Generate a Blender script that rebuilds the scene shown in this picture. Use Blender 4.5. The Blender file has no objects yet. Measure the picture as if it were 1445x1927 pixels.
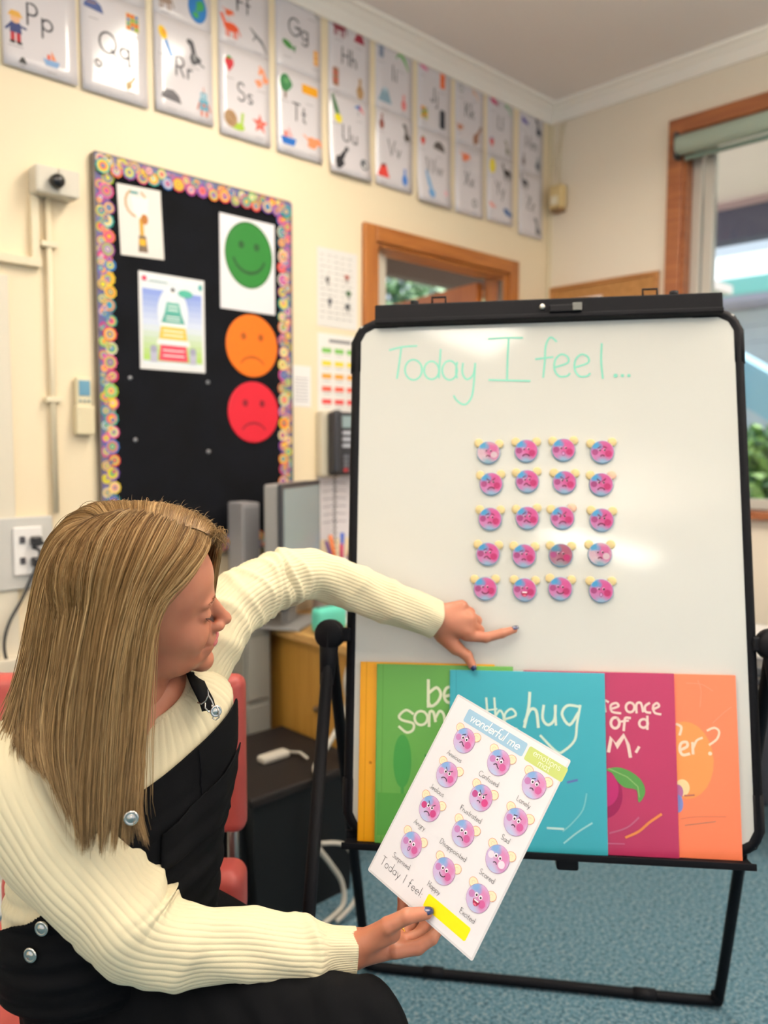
import bpy, bmesh, math, random
import numpy as np
from mathutils import Vector, Matrix
random.seed(7); rng = np.random.default_rng(7)
sc = bpy.context.scene
COL = sc.collection
PI = math.pi

# ------------------------------------------------------------------ camera
FPX = 1530.0
YAW, PITCH, ROLL = math.radians(46.2), math.radians(4.65), math.radians(.22)
CAM = np.array([0, 0, 1.36])
_fh = np.array([math.cos(YAW), math.sin(YAW), 0]); _z = np.array([0, 0, 1.])
FW = _fh * math.cos(PITCH) - _z * math.sin(PITCH)
_R = np.array([math.sin(YAW), -math.cos(YAW), 0]); _U = np.cross(_R, FW)
RT = _R * math.cos(ROLL) + _U * math.sin(ROLL)
UP = _U * math.cos(ROLL) - _R * math.sin(ROLL)
cam = bpy.data.cameras.new('camera'); camo = bpy.data.objects.new('camera', cam); COL.objects.link(camo)
m = Matrix.Identity(4)
for i in range(3):
    m[i][0] = RT[i]; m[i][1] = UP[i]; m[i][2] = -FW[i]; m[i][3] = CAM[i]
camo.matrix_world = m
cam.sensor_fit = 'VERTICAL'; cam.sensor_height = 36.0; cam.sensor_width = 27.0
cam.lens = FPX / 1927 * 36.0
cam.clip_start = .05; cam.clip_end = 200
cam.dof.use_dof = True; cam.dof.focus_distance = 1.2; cam.dof.aperture_fstop = cam.lens / 1000 / .0115
sc.camera = camo

# ------------------------------------------------------------------ world, lamps, exposure
w = bpy.data.worlds.new('sky'); sc.world = w; w.use_nodes = True
nt = w.node_tree; bg = nt.nodes['Background']
tc = nt.nodes.new('ShaderNodeTexCoord'); sx = nt.nodes.new('ShaderNodeSeparateXYZ')
rp = nt.nodes.new('ShaderNodeValToRGB')
nt.links.new(tc.outputs['Generated'], sx.inputs[0]); nt.links.new(sx.outputs[2], rp.inputs[0])
rp.color_ramp.elements[0].position = 0; rp.color_ramp.elements[0].color = (.85, .90, 1.0, 1)
rp.color_ramp.elements[1].position = .6; rp.color_ramp.elements[1].color = (.62, .78, 1.0, 1)
nt.links.new(rp.outputs[0], bg.inputs[0]); bg.inputs[1].default_value = WORLD_STR = 1.25
try:
    sc.view_settings.view_transform = 'Standard'; sc.view_settings.look = 'None'
except Exception: pass
sc.view_settings.gamma = 1; sc.view_settings.use_curve_mapping = False
sc.view_settings.exposure = -0.15
sc.cycles.use_denoising = True
sc.cycles.max_bounces = 8; sc.cycles.transparent_max_bounces = 16
sc.cycles.caustics_reflective = False; sc.cycles.caustics_refractive = False
sc.cycles.sample_clamp_indirect = 6.0

CEIL = 2.99
# fluorescent fittings: (x, y, z, power down, power up); all but the first hang, with uplights added to brighten the ceiling
LAMPS = [(1.62, 1.25, CEIL, 26, 0), (.06, .58, 2.62, 9, 90), (-1.85, -2.5, 2.62, 28, 95), (1.3, -2.2, 2.62, 20, 110), (-2.3, 1.2, 2.62, 15, 60), (2.35, -.35, 2.62, 14, 150)]  # the last entry is an added fitting that brightens the right wall
for lx, ly, lz, pw, pu in LAMPS:
    ld = bpy.data.lights.new('tube_and_fill_light', 'AREA'); ld.shape = 'RECTANGLE'; ld.size = .26; ld.size_y = 1.15
    ld.energy = pw; ld.color = (1.0, .91, .78); ld.spread = math.radians(165)
    lo = bpy.data.objects.new('tube_and_fill_light', ld); COL.objects.link(lo); lo.location = (lx, ly, lz - .085)
    if pu:
        l2 = ld.copy(); l2.energy = pu; lo = bpy.data.objects.new('tube_and_fill_light', l2); COL.objects.link(lo); lo.location = (lx, ly, lz + .006); lo.rotation_euler = (PI, 0, 0)  # added uplight, only there to lift the ceiling

sl = bpy.data.lights.new('sun', 'SUN'); sl.energy = 9.0; sl.angle = .01; sl.color = (1.0, .95, .86)
so = bpy.data.objects.new('sun', sl); COL.objects.link(so); so.rotation_euler = Vector((.50, -.25, 1.0)).to_track_quat('Z', 'Y').to_euler()

# ------------------------------------------------------------------ helpers
def ray(px, py): return (px - 722.5) / FPX * RT - (py - 963.5) / FPX * UP + FW
def P(px, py, d): return CAM + ray(px, py) * d
def onplane(px, py, p0, n):
    r = ray(px, py); p0 = np.array(p0, float); n = np.array(n, float)
    return CAM + r * ((p0 - CAM) @ n) / (r @ n)
def frame(o, x, y):
    x = np.array(x, float); y = np.array(y, float); x = x / np.linalg.norm(x); y = y - x * (y @ x); y = y / np.linalg.norm(y); zz = np.cross(x, y)
    mm = Matrix.Identity(4)
    for i in range(3):
        mm[i][0] = x[i]; mm[i][1] = y[i]; mm[i][2] = zz[i]; mm[i][3] = o[i]
    return mm
def lin(h):
    if isinstance(h, (tuple, list)): c = [v / 255 for v in h[:3]]
    else:
        h = h.lstrip('#'); c = [int(h[i:i + 2], 16) / 255 for i in (0, 2, 4)]
    return tuple((v / 12.92 if v <= .04045 else ((v + .055) / 1.055) ** 2.4) for v in c) + (1,)
_mats = {}
def mat(name, col, rough=.6, metal=0, spec=.5, noise=None, bump=None, coat=0, sheen=0, emit=None):
    """noise=(scale, other colour, contrast); bump=(scale, strength, distance)"""
    if name in _mats: return _mats[name]
    mt = bpy.data.materials.new(name); mt.use_nodes = True; n = mt.node_tree.nodes; l = mt.node_tree.links
    b = n['Principled BSDF']; b.inputs['Base Color'].default_value = lin(col); mt.diffuse_color = lin(col)
    b.inputs['Roughness'].default_value = rough; b.inputs['Metallic'].default_value = metal
    b.inputs['Specular IOR Level'].default_value = spec
    b.inputs['Coat Weight'].default_value = coat; b.inputs['Sheen Weight'].default_value = sheen
    if emit: b.inputs['Emission Color'].default_value = lin(emit[0]); b.inputs['Emission Strength'].default_value = emit[1]
    if noise or bump: tcn = n.new('ShaderNodeTexCoord')
    if noise:
        nz = n.new('ShaderNodeTexNoise'); nz.inputs['Scale'].default_value = noise[0]; nz.inputs['Detail'].default_value = 5
        l.new(tcn.outputs['Object'], nz.inputs['Vector'])
        r = n.new('ShaderNodeValToRGB'); k = noise[2] if len(noise) > 2 else .2
        r.color_ramp.elements[0].position = .5 - k; r.color_ramp.elements[1].position = .5 + k
        r.color_ramp.elements[0].color = lin(col); r.color_ramp.elements[1].color = lin(noise[1])
        l.new(nz.outputs['Fac'], r.inputs[0]); l.new(r.outputs[0], b.inputs['Base Color'])
    if bump:
        nb = n.new('ShaderNodeTexNoise'); nb.inputs['Scale'].default_value = bump[0]; nb.inputs['Detail'].default_value = 3
        l.new(tcn.outputs['Object'], nb.inputs['Vector'])
        bp = n.new('ShaderNodeBump'); bp.inputs['Strength'].default_value = bump[1]; bp.inputs['Distance'].default_value = bump[2] if len(bump) > 2 else .002
        l.new(nb.outputs['Fac'], bp.inputs['Height']); l.new(bp.outputs[0], b.inputs['Normal'])
    _mats[name] = mt; return mt
def wood(name, c1, c2, rough=.4, scale=14, axis=0):
    if name in _mats: return _mats[name]
    mt = mat(name, c1, rough); n = mt.node_tree.nodes; l = mt.node_tree.links; b = n['Principled BSDF']
    t = n.new('ShaderNodeTexCoord'); mp = n.new('ShaderNodeMapping'); s = [9, 9, 9]; s[axis] = .6; mp.inputs['Scale'].default_value = s
    nz = n.new('ShaderNodeTexNoise'); nz.inputs['Scale'].default_value = scale / 3; nz.inputs['Detail'].default_value = 6; nz.inputs['Distortion'].default_value = .6
    r = n.new('ShaderNodeValToRGB'); r.color_ramp.elements[0].color = lin(c1); r.color_ramp.elements[1].color = lin(c2)
    r.color_ramp.elements[0].position = .35; r.color_ramp.elements[1].position = .68
    l.new(t.outputs['Object'], mp.inputs[0]); l.new(mp.outputs[0], nz.inputs['Vector']); l.new(nz.outputs['Fac'], r.inputs[0]); l.new(r.outputs[0], b.inputs['Base Color'])
    return mt
def ink(col):
    h = col if isinstance(col, str) else '%02x%02x%02x' % tuple(col)
    return mat('ink_' + h.lstrip('#'), h, .55, spec=.3)

class MB:
    def __init__(s): s.v = []; s.f = []; s.mi = []; s.sm = []; s.uv = []
    def add(s, vs, fs, m=0, smooth=False, uv=None):
        o = len(s.v); s.v += [tuple(map(float, p)) for p in vs]
        for f in fs: s.f.append([i + o for i in f]); s.mi.append(m); s.sm.append(smooth)
        s.uv += uv if uv is not None else [(0., 0.)] * len(vs)
        return s
    def box(s, x0, x1, y0, y1, z0, z1, m=0, bev=0):
        if bev:
            b = bmesh.new(); bmesh.ops.create_cube(b, size=1)
            for v in b.verts: v.co = Vector(((x0 + x1) / 2 + v.co.x * (x1 - x0), (y0 + y1) / 2 + v.co.y * (y1 - y0), (z0 + z1) / 2 + v.co.z * (z1 - z0)))
            bmesh.ops.bevel(b, geom=b.edges[:], offset=bev, segments=5 if bev >= .018 else 2, affect='EDGES', profile=.5)
            b.verts.index_update(); s.add([v.co[:] for v in b.verts], [[v.index for v in f.verts] for f in b.faces], m, bev >= .018); b.free(); return s
        vs = [(x, y, z) for x in (x0, x1) for y in (y0, y1) for z in (z0, z1)]
        return s.add(vs, [(0, 1, 3, 2), (4, 6, 7, 5), (0, 4, 5, 1), (2, 3, 7, 6), (0, 2, 6, 4), (1, 5, 7, 3)], m)
    def tube(s, pts, r, n=10, m=0, caps=True, smooth=True, closed=False):
        pts = [np.array(p, float) for p in pts]; k = len(pts); rs = [r] * k if np.isscalar(r) else list(r)
        T = []
        for i in range(k):
            a = pts[(i - 1) % k] if (i > 0 or closed) else pts[i]; c = pts[(i + 1) % k] if (i < k - 1 or closed) else pts[i]
            t = c - a; T.append(t / (np.linalg.norm(t) + 1e-12))
        u = np.cross(T[0], [0, 0, 1.]);
        if np.linalg.norm(u) < .1: u = np.cross(T[0], [1., 0, 0])
        u /= np.linalg.norm(u); vs = []
        for i in range(k):
            u = u - T[i] * (u @ T[i]); u /= np.linalg.norm(u); w_ = np.cross(T[i], u)
            for j in range(n):
                a = 2 * PI * j / n; vs.append(pts[i] + (u * math.cos(a) + w_ * math.sin(a)) * rs[i])
        fs = []
        for i in range(k if closed else k - 1):
            i2 = (i + 1) % k
            for j in range(n): fs.append((i * n + j, i * n + (j + 1) % n, i2 * n + (j + 1) % n, i2 * n + j))
        s.add(vs, fs, m, smooth)
        if caps and not closed:
            o = len(s.v) - n * k
            s.f.append([o + j for j in range(n)][::-1]); s.mi.append(m); s.sm.append(False)
            s.f.append([o + n * (k - 1) + j for j in range(n)]); s.mi.append(m); s.sm.append(False)
        return s
    def lathe(s, prof, n=24, m=0, o=(0, 0, 0), ax=2, smooth=True):
        vs = []
        for r, h in prof:
            for j in range(n):
                a = 2 * PI * j / n; p = [r * math.cos(a), r * math.sin(a), h]
                if ax == 0: p = [p[2], p[0], p[1]]
                if ax == 1: p = [p[1], p[2], p[0]]
                vs.append((p[0] + o[0], p[1] + o[1], p[2] + o[2]))
        fs = [(i * n + j, i * n + (j + 1) % n, (i + 1) * n + (j + 1) % n, (i + 1) * n + j) for i in range(len(prof) - 1) for j in range(n)]
        fs += [tuple(range(n))[::-1], tuple((len(prof) - 1) * n + j for j in range(n))]
        return s.add(vs, fs, m, smooth)
    def grid(s, pts, nu, nv, m=0, smooth=True, uv=None):
        """pts row-major nv rows of nu"""
        return s.add(pts, [(j * nu + i, j * nu + i + 1, (j + 1) * nu + i + 1, (j + 1) * nu + i) for j in range(nv - 1) for i in range(nu - 1)], m, smooth, uv)
    def mesh(s, name, mats):
        me = bpy.data.meshes.new(name); me.from_pydata(s.v, [], s.f)
        for q in (mats if isinstance(mats, (list, tuple)) else [mats]): me.materials.append(q)
        me.polygons.foreach_set('material_index', s.mi); me.polygons.foreach_set('use_smooth', s.sm)
        if any(q != (0., 0.) for q in s.uv):
            ul = me.uv_layers.new(name='uv'); li = np.zeros(len(me.loops), int); me.loops.foreach_get('vertex_index', li)
            ul.data.foreach_set('uv', np.array(s.uv, float)[li].ravel())
        me.update(); return me
def link(name, data, parent=None, mw=None):
    o = bpy.data.objects.new(name, data); COL.objects.link(o)
    if parent is not None: o.parent = parent
    if mw is not None: o.matrix_local = mw if isinstance(mw, Matrix) else Matrix.Translation(mw)
    return o
def part(name, mb, mats, parent, label=None, mw=None, bevel=0, kind=None):
    o = link(name, mb.mesh(name, mats), parent, mw)
    if label: o['label'] = label
    if kind: o['kind'] = kind
    if bevel:
        b = o.modifiers.new('b', 'BEVEL'); b.width = bevel; b.segments = 2; b.limit_method = 'ANGLE'
    return o
def tag(o, label, cat, group=None, kind=None):
    o['label'] = label; o['category'] = cat
    if group: o['group'] = group
    if kind: o['kind'] = kind
    return o
def thing(name, label, cat, mw=(0, 0, 0), group=None, kind=None):
    return tag(link(name, None, None, mw), label, cat, group, kind)
def struct(name, mb, mats, parent=None, label=None, mw=None, bevel=0):
    o = part(name, mb, mats, parent, label, mw, bevel)
    if parent is None: o['kind'] = 'structure'
    return o

# ------------------------------------------------------------------ stroke alphabet (x-height .5, capitals 1)
def _a(cx, cy, rx, ry, a0, a1, n=12):
    return [(cx + rx * math.cos(math.radians(a0 + (a1 - a0) * i / n)), cy + ry * math.sin(math.radians(a0 + (a1 - a0) * i / n))) for i in range(n + 1)]
G = {
 'a': (.56, [_a(.25, .25, .24, .25, 0, 360, 18), [(.49, .5), (.49, 0)]]),
 'b': (.56, [[(.03, 1), (.03, 0)], _a(.27, .25, .24, .25, 0, 360, 18)]),
 'c': (.48, [_a(.26, .25, .24, .25, 50, 310, 14)]),
 'd': (.56, [_a(.25, .25, .24, .25, 0, 360, 18), [(.49, 1), (.49, 0)]]),
 'e': (.52, [[(.02, .27), (.49, .27)] + _a(.26, .25, .24, .25, 5, 315, 16)]),
 'f': (.34, [_a(.24, .82, .15, .17, 60, 180, 8) + [(.09, 0)], [(-.03, .5), (.28, .5)]]),
 'g': (.56, [_a(.25, .25, .24, .25, 0, 360, 18), [(.49, .5), (.49, -.15)] + _a(.26, -.15, .23, .2, 0, -150, 10)]),
 'h': (.5, [[(.03, 1), (.03, 0)], [(.03, .25)] + _a(.23, .3, .19, .2, 180, 0, 10) + [(.42, 0)]]),
 'i': (.14, [[(.05, .5), (.05, 0)], [(.05, .68), (.05, .75)]]),
 'j': (.2, [[(.1, .5), (.1, -.2)] + _a(-.02, -.2, .12, .14, 0, -120, 6), [(.1, .7), (.1, .73)]]),
 'k': (.42, [[(.03, 1), (.03, 0)], [(.36, .5), (.04, .22)], [(.14, .3), (.38, 0)]]),
 'l': (.14, [[(.05, 1), (.05, 0)]]),
 'm': (.8, [[(.03, .5), (.03, 0)], [(.03, .3)] + _a(.2, .32, .17, .18, 180, 0, 8) + [(.37, 0)], [(.37, .3)] + _a(.54, .32, .17, .18, 180, 0, 8) + [(.71, 0)]]),
 'n': (.5, [[(.03, .5), (.03, 0)], [(.03, .25)] + _a(.23, .3, .19, .2, 180, 0, 10) + [(.42, 0)]]),
 'o': (.55, [_a(.26, .25, .24, .25, 90, 450, 18)]),
 'p': (.56, [[(.03, .5), (.03, -.38)], _a(.27, .25, .24, .25, 0, 360, 18)]),
 'q': (.56, [_a(.25, .25, .24, .25, 0, 360, 18), [(.49, .5), (.49, -.38), (.58, -.3)]]),
 'r': (.32, [[(.03, .5), (.03, 0)], [(.03, .28)] + _a(.2, .32, .16, .18, 180, 60, 7)]),
 's': (.42, [_a(.2, .375, .15, .125, 40, 260, 8) + _a(.2, .125, .16, .125, 80, -140, 8)]),
 't': (.34, [[(.14, .85), (.14, .12)] + _a(.24, .12, .1, .12, 180, 300, 5), [(-.0, .5), (.28, .5)]]),
 'u': (.5, [[(.03, .5), (.03, .2)] + _a(.23, .2, .2, .2, 180, 360, 10) + [(.43, .5)], [(.43, .5), (.43, 0)]]),
 'v': (.44, [[(.0, .5), (.2, 0), (.4, .5)]]),
 'w': (.68, [[(.0, .5), (.16, 0), (.32, .48), (.48, 0), (.64, .5)]]),
 'x': (.42, [[(0, .5), (.38, 0)], [(.38, .5), (0, 0)]]),
 'y': (.44, [[(.0, .5), (.21, .02)], [(.42, .5), (.1, -.38)]]),
 'z': (.42, [[(0, .5), (.38, .5), (0, 0), (.38, 0)]]),
 'A': (.74, [[(0, 0), (.34, 1), (.68, 0)], [(.12, .35), (.56, .35)]]),
 'B': (.6, [[(.04, 0), (.04, 1), (.25, 1)] + _a(.27, .76, .22, .24, 90, -90, 8) + [(.04, .52)], [(.27, .52)] + _a(.28, .26, .26, .26, 90, -90, 8) + [(.04, 0)]]),
 'C': (.78, [_a(.46, .5, .44, .5, 45, 315, 16)]),
 'D': (.74, [[(.04, 0), (.04, 1), (.2, 1)] + _a(.22, .5, .44, .5, 90, -90, 12) + [(.04, 0)]]),
 'E': (.54, [[(.46, 1), (.04, 1), (.04, 0), (.46, 0)], [(.04, .52), (.42, .52)]]),
 'F': (.52, [[(.46, 1), (.04, 1), (.04, 0)], [(.04, .52), (.4, .52)]]),
 'G': (.86, [_a(.46, .5, .44, .5, 45, 360, 18) + [(.5, .5)]]),
 'H': (.68, [[(.04, 1), (.04, 0)], [(.58, 1), (.58, 0)], [(.04, .52), (.58, .52)]]),
 'I': (.3, [[(.14, 1), (.14, 0)]]),
 'J': (.46, [[(.36, 1), (.36, .2)] + _a(.18, .2, .18, .2, 0, -170, 8)]),
 'K': (.6, [[(.04, 1), (.04, 0)], [(.5, 1), (.05, .42)], [(.2, .58), (.54, 0)]]),
 'L': (.5, [[(.04, 1), (.04, 0), (.44, 0)]]),
 'M': (.86, [[(.04, 0), (.1, 1), (.41, .2), (.72, 1), (.78, 0)]]),
 'N': (.7, [[(.04, 0), (.04, 1), (.6, 0), (.6, 1)]]),
 'O': (.96, [_a(.46, .5, .44, .5, 90, 450, 24)]),
 'P': (.58, [[(.04, 0), (.04, 1), (.25, 1)] + _a(.27, .74, .23, .26, 90, -90, 8) + [(.04, .48)]]),
 'Q': (.98, [_a(.46, .5, .44, .5, 90, 450, 24), [(.6, .25), (.9, -.05)]]),
 'R': (.6, [[(.04, 0), (.04, 1), (.25, 1)] + _a(.27, .74, .23, .26, 90, -90, 8) + [(.04, .48)], [(.24, .48), (.5, 0)]]),
 'S': (.58, [_a(.28, .75, .22, .25, 30, 260, 10) + _a(.28, .25, .24, .25, 80, -150, 10)]),
 'T': (.6, [[(.0, 1), (.56, 1)], [(.28, 1), (.28, 0)]]),
 'U': (.68, [[(.04, 1), (.04, .28)] + _a(.31, .28, .27, .28, 180, 360, 12) + [(.58, 1)]]),
 'V': (.68, [[(0, 1), (.32, 0), (.64, 1)]]),
 'W': (.96, [[(0, 1), (.22, 0), (.46, .95), (.7, 0), (.92, 1)]]),
 'X': (.62, [[(0, 1), (.56, 0)], [(.56, 1), (0, 0)]]),
 'Y': (.62, [[(0, 1), (.28, .48), (.56, 1)], [(.28, .48), (.28, 0)]]),
 'Z': (.6, [[(0, 1), (.54, 1), (0, 0), (.54, 0)]]),
 '?': (.5, [_a(.22, .77, .21, .23, 160, -60, 10) + [(.22, .42), (.22, .25)], [(.22, .05), (.22, .02)]]),
 '.': (.2, [[(.06, .07), (.06, .0)]]), ':': (.2, [[(.06, .07), (.06, .0)], [(.06, .44), (.06, .37)]]),
 ' ': (.35, []), '!': (.2, [[(.08, 1), (.08, .3)], [(.08, .05), (.08, .02)]]),
 '1': (.4, [[(.05, .8), (.22, 1), (.22, 0)]]), '3': (.5, [_a(.2, .76, .2, .24, 140, -80, 8) + _a(.2, .26, .23, .26, 80, -150, 8)]),
}
class Art(MB):
    """flat print on the local xy plane, z towards the viewer; every call one hair higher"""
    STEP = .00007
    def __init__(s, z=.0004): super().__init__(); s.z = z; s.mats = []; s.ix = {}
    def mi_(s, col):
        mt = col if isinstance(col, bpy.types.Material) else ink(col)
        if mt.name not in s.ix: s.ix[mt.name] = len(s.mats); s.mats.append(mt)
        return s.ix[mt.name]
    def up(s, k=1): s.z += s.STEP * k
    def poly(s, pts, col, up=True, uv=None):
        s.add([(x, y, s.z) for x, y in pts], [list(range(len(pts)))], s.mi_(col), False, uv)
        if up: s.up()
        return s
    def ell(s, cx, cy, rx, ry=None, col='#000000', rot=0, n=24, up=True, uvm=False):
        ry = rx if ry is None else ry; c, t = math.cos(math.radians(rot)), math.sin(math.radians(rot)); p = []; uv = []
        for i in range(n):
            a = 2 * PI * i / n; x, y = rx * math.cos(a), ry * math.sin(a); p.append((cx + x * c - y * t, cy + x * t + y * c))
            uv.append((math.cos(a) * .5 + .5 + (1e-4 if i == 0 else 0), math.sin(a) * .5 + .5))
        return s.poly(p, col, up, uv if uvm else None)
    def rect(s, x0, y0, x1, y1, col, r=0, up=True):
        if r:
            p = []
            for cx, cy, a in ((x1 - r, y1 - r, 0), (x0 + r, y1 - r, 90), (x0 + r, y0 + r, 180), (x1 - r, y0 + r, 270)): p += _a(cx, cy, r, r, a, a + 90, 5)
        else: p = [(x0, y0), (x1, y0), (x1, y1), (x0, y1)]
        return s.poly(p, col, up)
    def stroke(s, pts, w, col, up=True, taper=0, closed=False):
        pts = [np.array(p[:2], float) for p in pts]; k = len(pts); m_ = s.mi_(col); vs = []
        for i in range(k):
            a = pts[max(i - 1, 0)]; c = pts[min(i + 1, k - 1)]
            if closed and i in (0, k - 1): a = pts[k - 2]; c = pts[1]
            t = c - a; t = t / (np.linalg.norm(t) + 1e-9); nn = np.array([-t[1], t[0]]); ww = w / 2
            if i == 0 and not closed: pt = pts[i] - t * w * .3
            elif i == k - 1 and not closed: pt = pts[i] + t * w * .3
            else:
                pt = pts[i]; d1 = pts[i] - pts[i - 1] if i else t; d1 = d1 / (np.linalg.norm(d1) + 1e-9); ww = min(w, w / 2 / max(.35, abs(d1 @ t)))
            if taper: ww *= 1 - taper * abs(2 * i / (k - 1) - 1)
            vs += [(*(pt + nn * ww), s.z), (*(pt - nn * ww), s.z)]
        s.add(vs, [(2 * i, 2 * i + 1, 2 * i + 3, 2 * i + 2) for i in range(k - 1)], m_)
        if up: s.up(.3)
        return s
    def width(s, t, size, gap=.08): return sum(G[c][0] + gap for c in t) * size - gap * size
    def text(s, t, x, y, size, w, col, rot=0, align='c', gap=.08, slant=0, wob=0, sx=1):
        tw = s.width(t, size, gap) * sx; x0 = {'c': -tw / 2, 'l': 0, 'r': -tw}[align]; c, q = math.cos(math.radians(rot)), math.sin(math.radians(rot))
        for ch in t:
            ad, ss = G[ch]; jy = random.uniform(-wob, wob) * size; js = 1 + random.uniform(-wob, wob)
            for st in ss:
                pp = []
                for u, v in st:
                    X = x0 + (u * sx + slant * v) * size * js; Y = v * size * js + jy; pp.append((x + X * c - Y * q, y + X * q + Y * c))
                s.stroke(pp, w, col, up=False)
            x0 += (ad + gap) * size * sx
        s.up(); return s
    def blob(s, cx, cy, r, col, k=7, amp=.25, sx=1, sy=1, rot=0, seed=0):
        rr = random.Random(seed * 77 + k); a = [1 + rr.uniform(-amp, amp) for _ in range(k)]; p = []
        for i in range(28):
            t = i / 28 * k; i0 = int(t) % k; f = t - int(t); f = f * f * (3 - 2 * f); R = r * (a[i0] * (1 - f) + a[(i0 + 1) % k] * f); th = 2 * PI * i / 28
            x, y = R * math.cos(th) * sx, R * math.sin(th) * sy; cc, q = math.cos(math.radians(rot)), math.sin(math.radians(rot))
            p.append((cx + x * cc - y * q, cy + x * q + y * cc))
        return s.poly(p, col)
    def emit(s, name, parent, label=None, mw=None): return part(name, s, s.mats, parent, label, mw, kind='stuff')
def sheet(name, label, cat, mw, w_, h, colr='#e9e4e4', thick=.0008, curl=None, group=None, rough=.3, gl=None):
    """a flat sheet w_ x h centred on its frame; curl(x,y)->z"""
    t = thing(name, label, cat, mw, group); b = MB(); nx, ny = (7, 9) if curl else (2, 2); pts = []
    for j in range(ny):
        for i in range(nx):
            x = -w_ / 2 + w_ * i / (nx - 1); y = -h / 2 + h * j / (ny - 1); pts.append((x, y, curl(x, y) if curl else 0))
    b.grid([(x, y, z + thick) for x, y, z in pts], nx, ny, smooth=bool(curl)); b.grid([(x, y, z) for x, y, z in pts][::-1], nx, ny, smooth=bool(curl))
    e = [0, nx - 1, nx * ny - 1, nx * (ny - 1)]; o = nx * ny
    bd = list(range(nx)) + [nx * j + nx - 1 for j in range(1, ny)] + list(range(nx * ny - 2, nx * (ny - 1) - 1, -1)) + [nx * j for j in range(ny - 2, 0, -1)]
    tot = nx * ny * 2; 
    for i in range(len(bd)):
        a, c = bd[i], bd[(i + 1) % len(bd)]; b.f.append([c, a, tot - 1 - a, tot - 1 - c]); b.mi.append(0); b.sm.append(False)
    part('paper', b, mat('laminate_' + colr.strip('#') + str(rough), colr, rough, spec=.5), t)
    return t
def bendart(a, curl):
    a.v = [(x, y, z + curl(x, y)) for x, y, z in a.v]; return a
YA = 2.4; XB = 3.416
def wa(px, py, off=0): return onplane(px, py, (0, YA - off, 0), (0, 1, 0))     # point on wall A
def wb(px, py, off=0): return onplane(px, py, (XB - off, 0, 0), (1, 0, 0))
def FA(x, z, off=.001, rot=0):  # frame on wall A
    r = math.radians(rot); return frame((x, YA - off, z), (math.cos(r), 0, math.sin(r)), (-math.sin(r), 0, math.cos(r)))
def FB(y, z, off=.001): return frame((XB - off, y, z), (0, -1, 0), (0, 0, 1))
# ------------------------------------------------------------------ setting
CREAM = mat('cream_wall_paint', '#efdcb8', .55, noise=(1.3, '#eadbbd', .3), bump=(60, .08, .001))
CREAM2 = mat('pale_wall_paint', '#efe2cd', .55, noise=(1.3, '#e9decb', .3), bump=(60, .08, .001))
CEILM = mat('ceiling_paint', '#ece3dd', .8)
TRIM = mat('cornice_paint', '#faf3e8', .5)
OAK = wood('varnished_frame_wood', '#965722', '#b27032', .35, axis=2)
OAKH = wood('varnished_frame_wood_horizontal', '#965722', '#b27032', .35, axis=0)
OAKY = wood('varnished_window_wood', '#8f5434', '#a8693f', .35, axis=1)
DX0, DX1, DZ = 2.235, 3.10, 2.165            # door opening in wall A
WY0, WY1, WZ0, WZ1 = 1.715, -.6, 1.10, 2.70  # window opening in wall B
T = .10
b = MB()
b.box(-3.2, DX0, YA, YA + T, 0, CEIL); b.box(DX1, XB + T, YA, YA + T, 0, CEIL); b.box(DX0, DX1, YA, YA + T, DZ, CEIL)
struct('wall_left', b, CREAM)
b = MB()
b.box(XB, XB + T, WY0, YA, 0, CEIL); b.box(XB, XB + T, WY1, WY0, 0, WZ0); b.box(XB, XB + T, WY1, WY0, WZ1, CEIL); b.box(XB, XB + T, -4.2, WY1, 0, CEIL)
struct('wall_right', b, CREAM2)
struct('ceiling', MB().box(-3.2, XB + T, -4.2, YA + T, CEIL, CEIL + .08), CEILM)
# carpet
cm = mat('carpet_loops', '#56717b', .95, noise=None); n = cm.node_tree.nodes; l = cm.node_tree.links
t_ = n.new('ShaderNodeTexCoord'); n1 = n.new('ShaderNodeTexNoise'); n1.inputs['Scale'].default_value = 95; n1.inputs['Detail'].default_value = 4; n1.inputs['Roughness'].default_value = .7
n2 = n.new('ShaderNodeTexVoronoi'); n2.inputs['Scale'].default_value = 260
r = n.new('ShaderNodeValToRGB'); el = r.color_ramp.elements; el[0].position = .36; el[0].color = lin('#2a4656'); el[1].position = .66; el[1].color = lin('#8a979c')
e = el.new(.5); e.color = lin('#4c7688')
l.new(t_.outputs['Object'], n1.inputs['Vector']); l.new(t_.outputs['Object'], n2.inputs['Vector']); l.new(n1.outputs['Fac'], r.inputs[0]); l.new(r.outputs[0], n['Principled BSDF'].inputs['Base Color'])
bp = n.new('ShaderNodeBump'); bp.inputs['Strength'].default_value = .8; bp.inputs['Distance'].default_value = .004
l.new(n2.outputs['Distance'], bp.inputs['Height']); l.new(bp.outputs[0], n['Principled BSDF'].inputs['Normal'])
struct('wall_back', MB().box(-3.3, -3.2, -4.2, YA, 0, .9).box(-3.3, -3.2, -4.2, YA, 2.6, CEIL), CREAM2)
struct('floor', MB().box(-3.2, XB, -4.2, YA, -.06, 0), cm)
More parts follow.
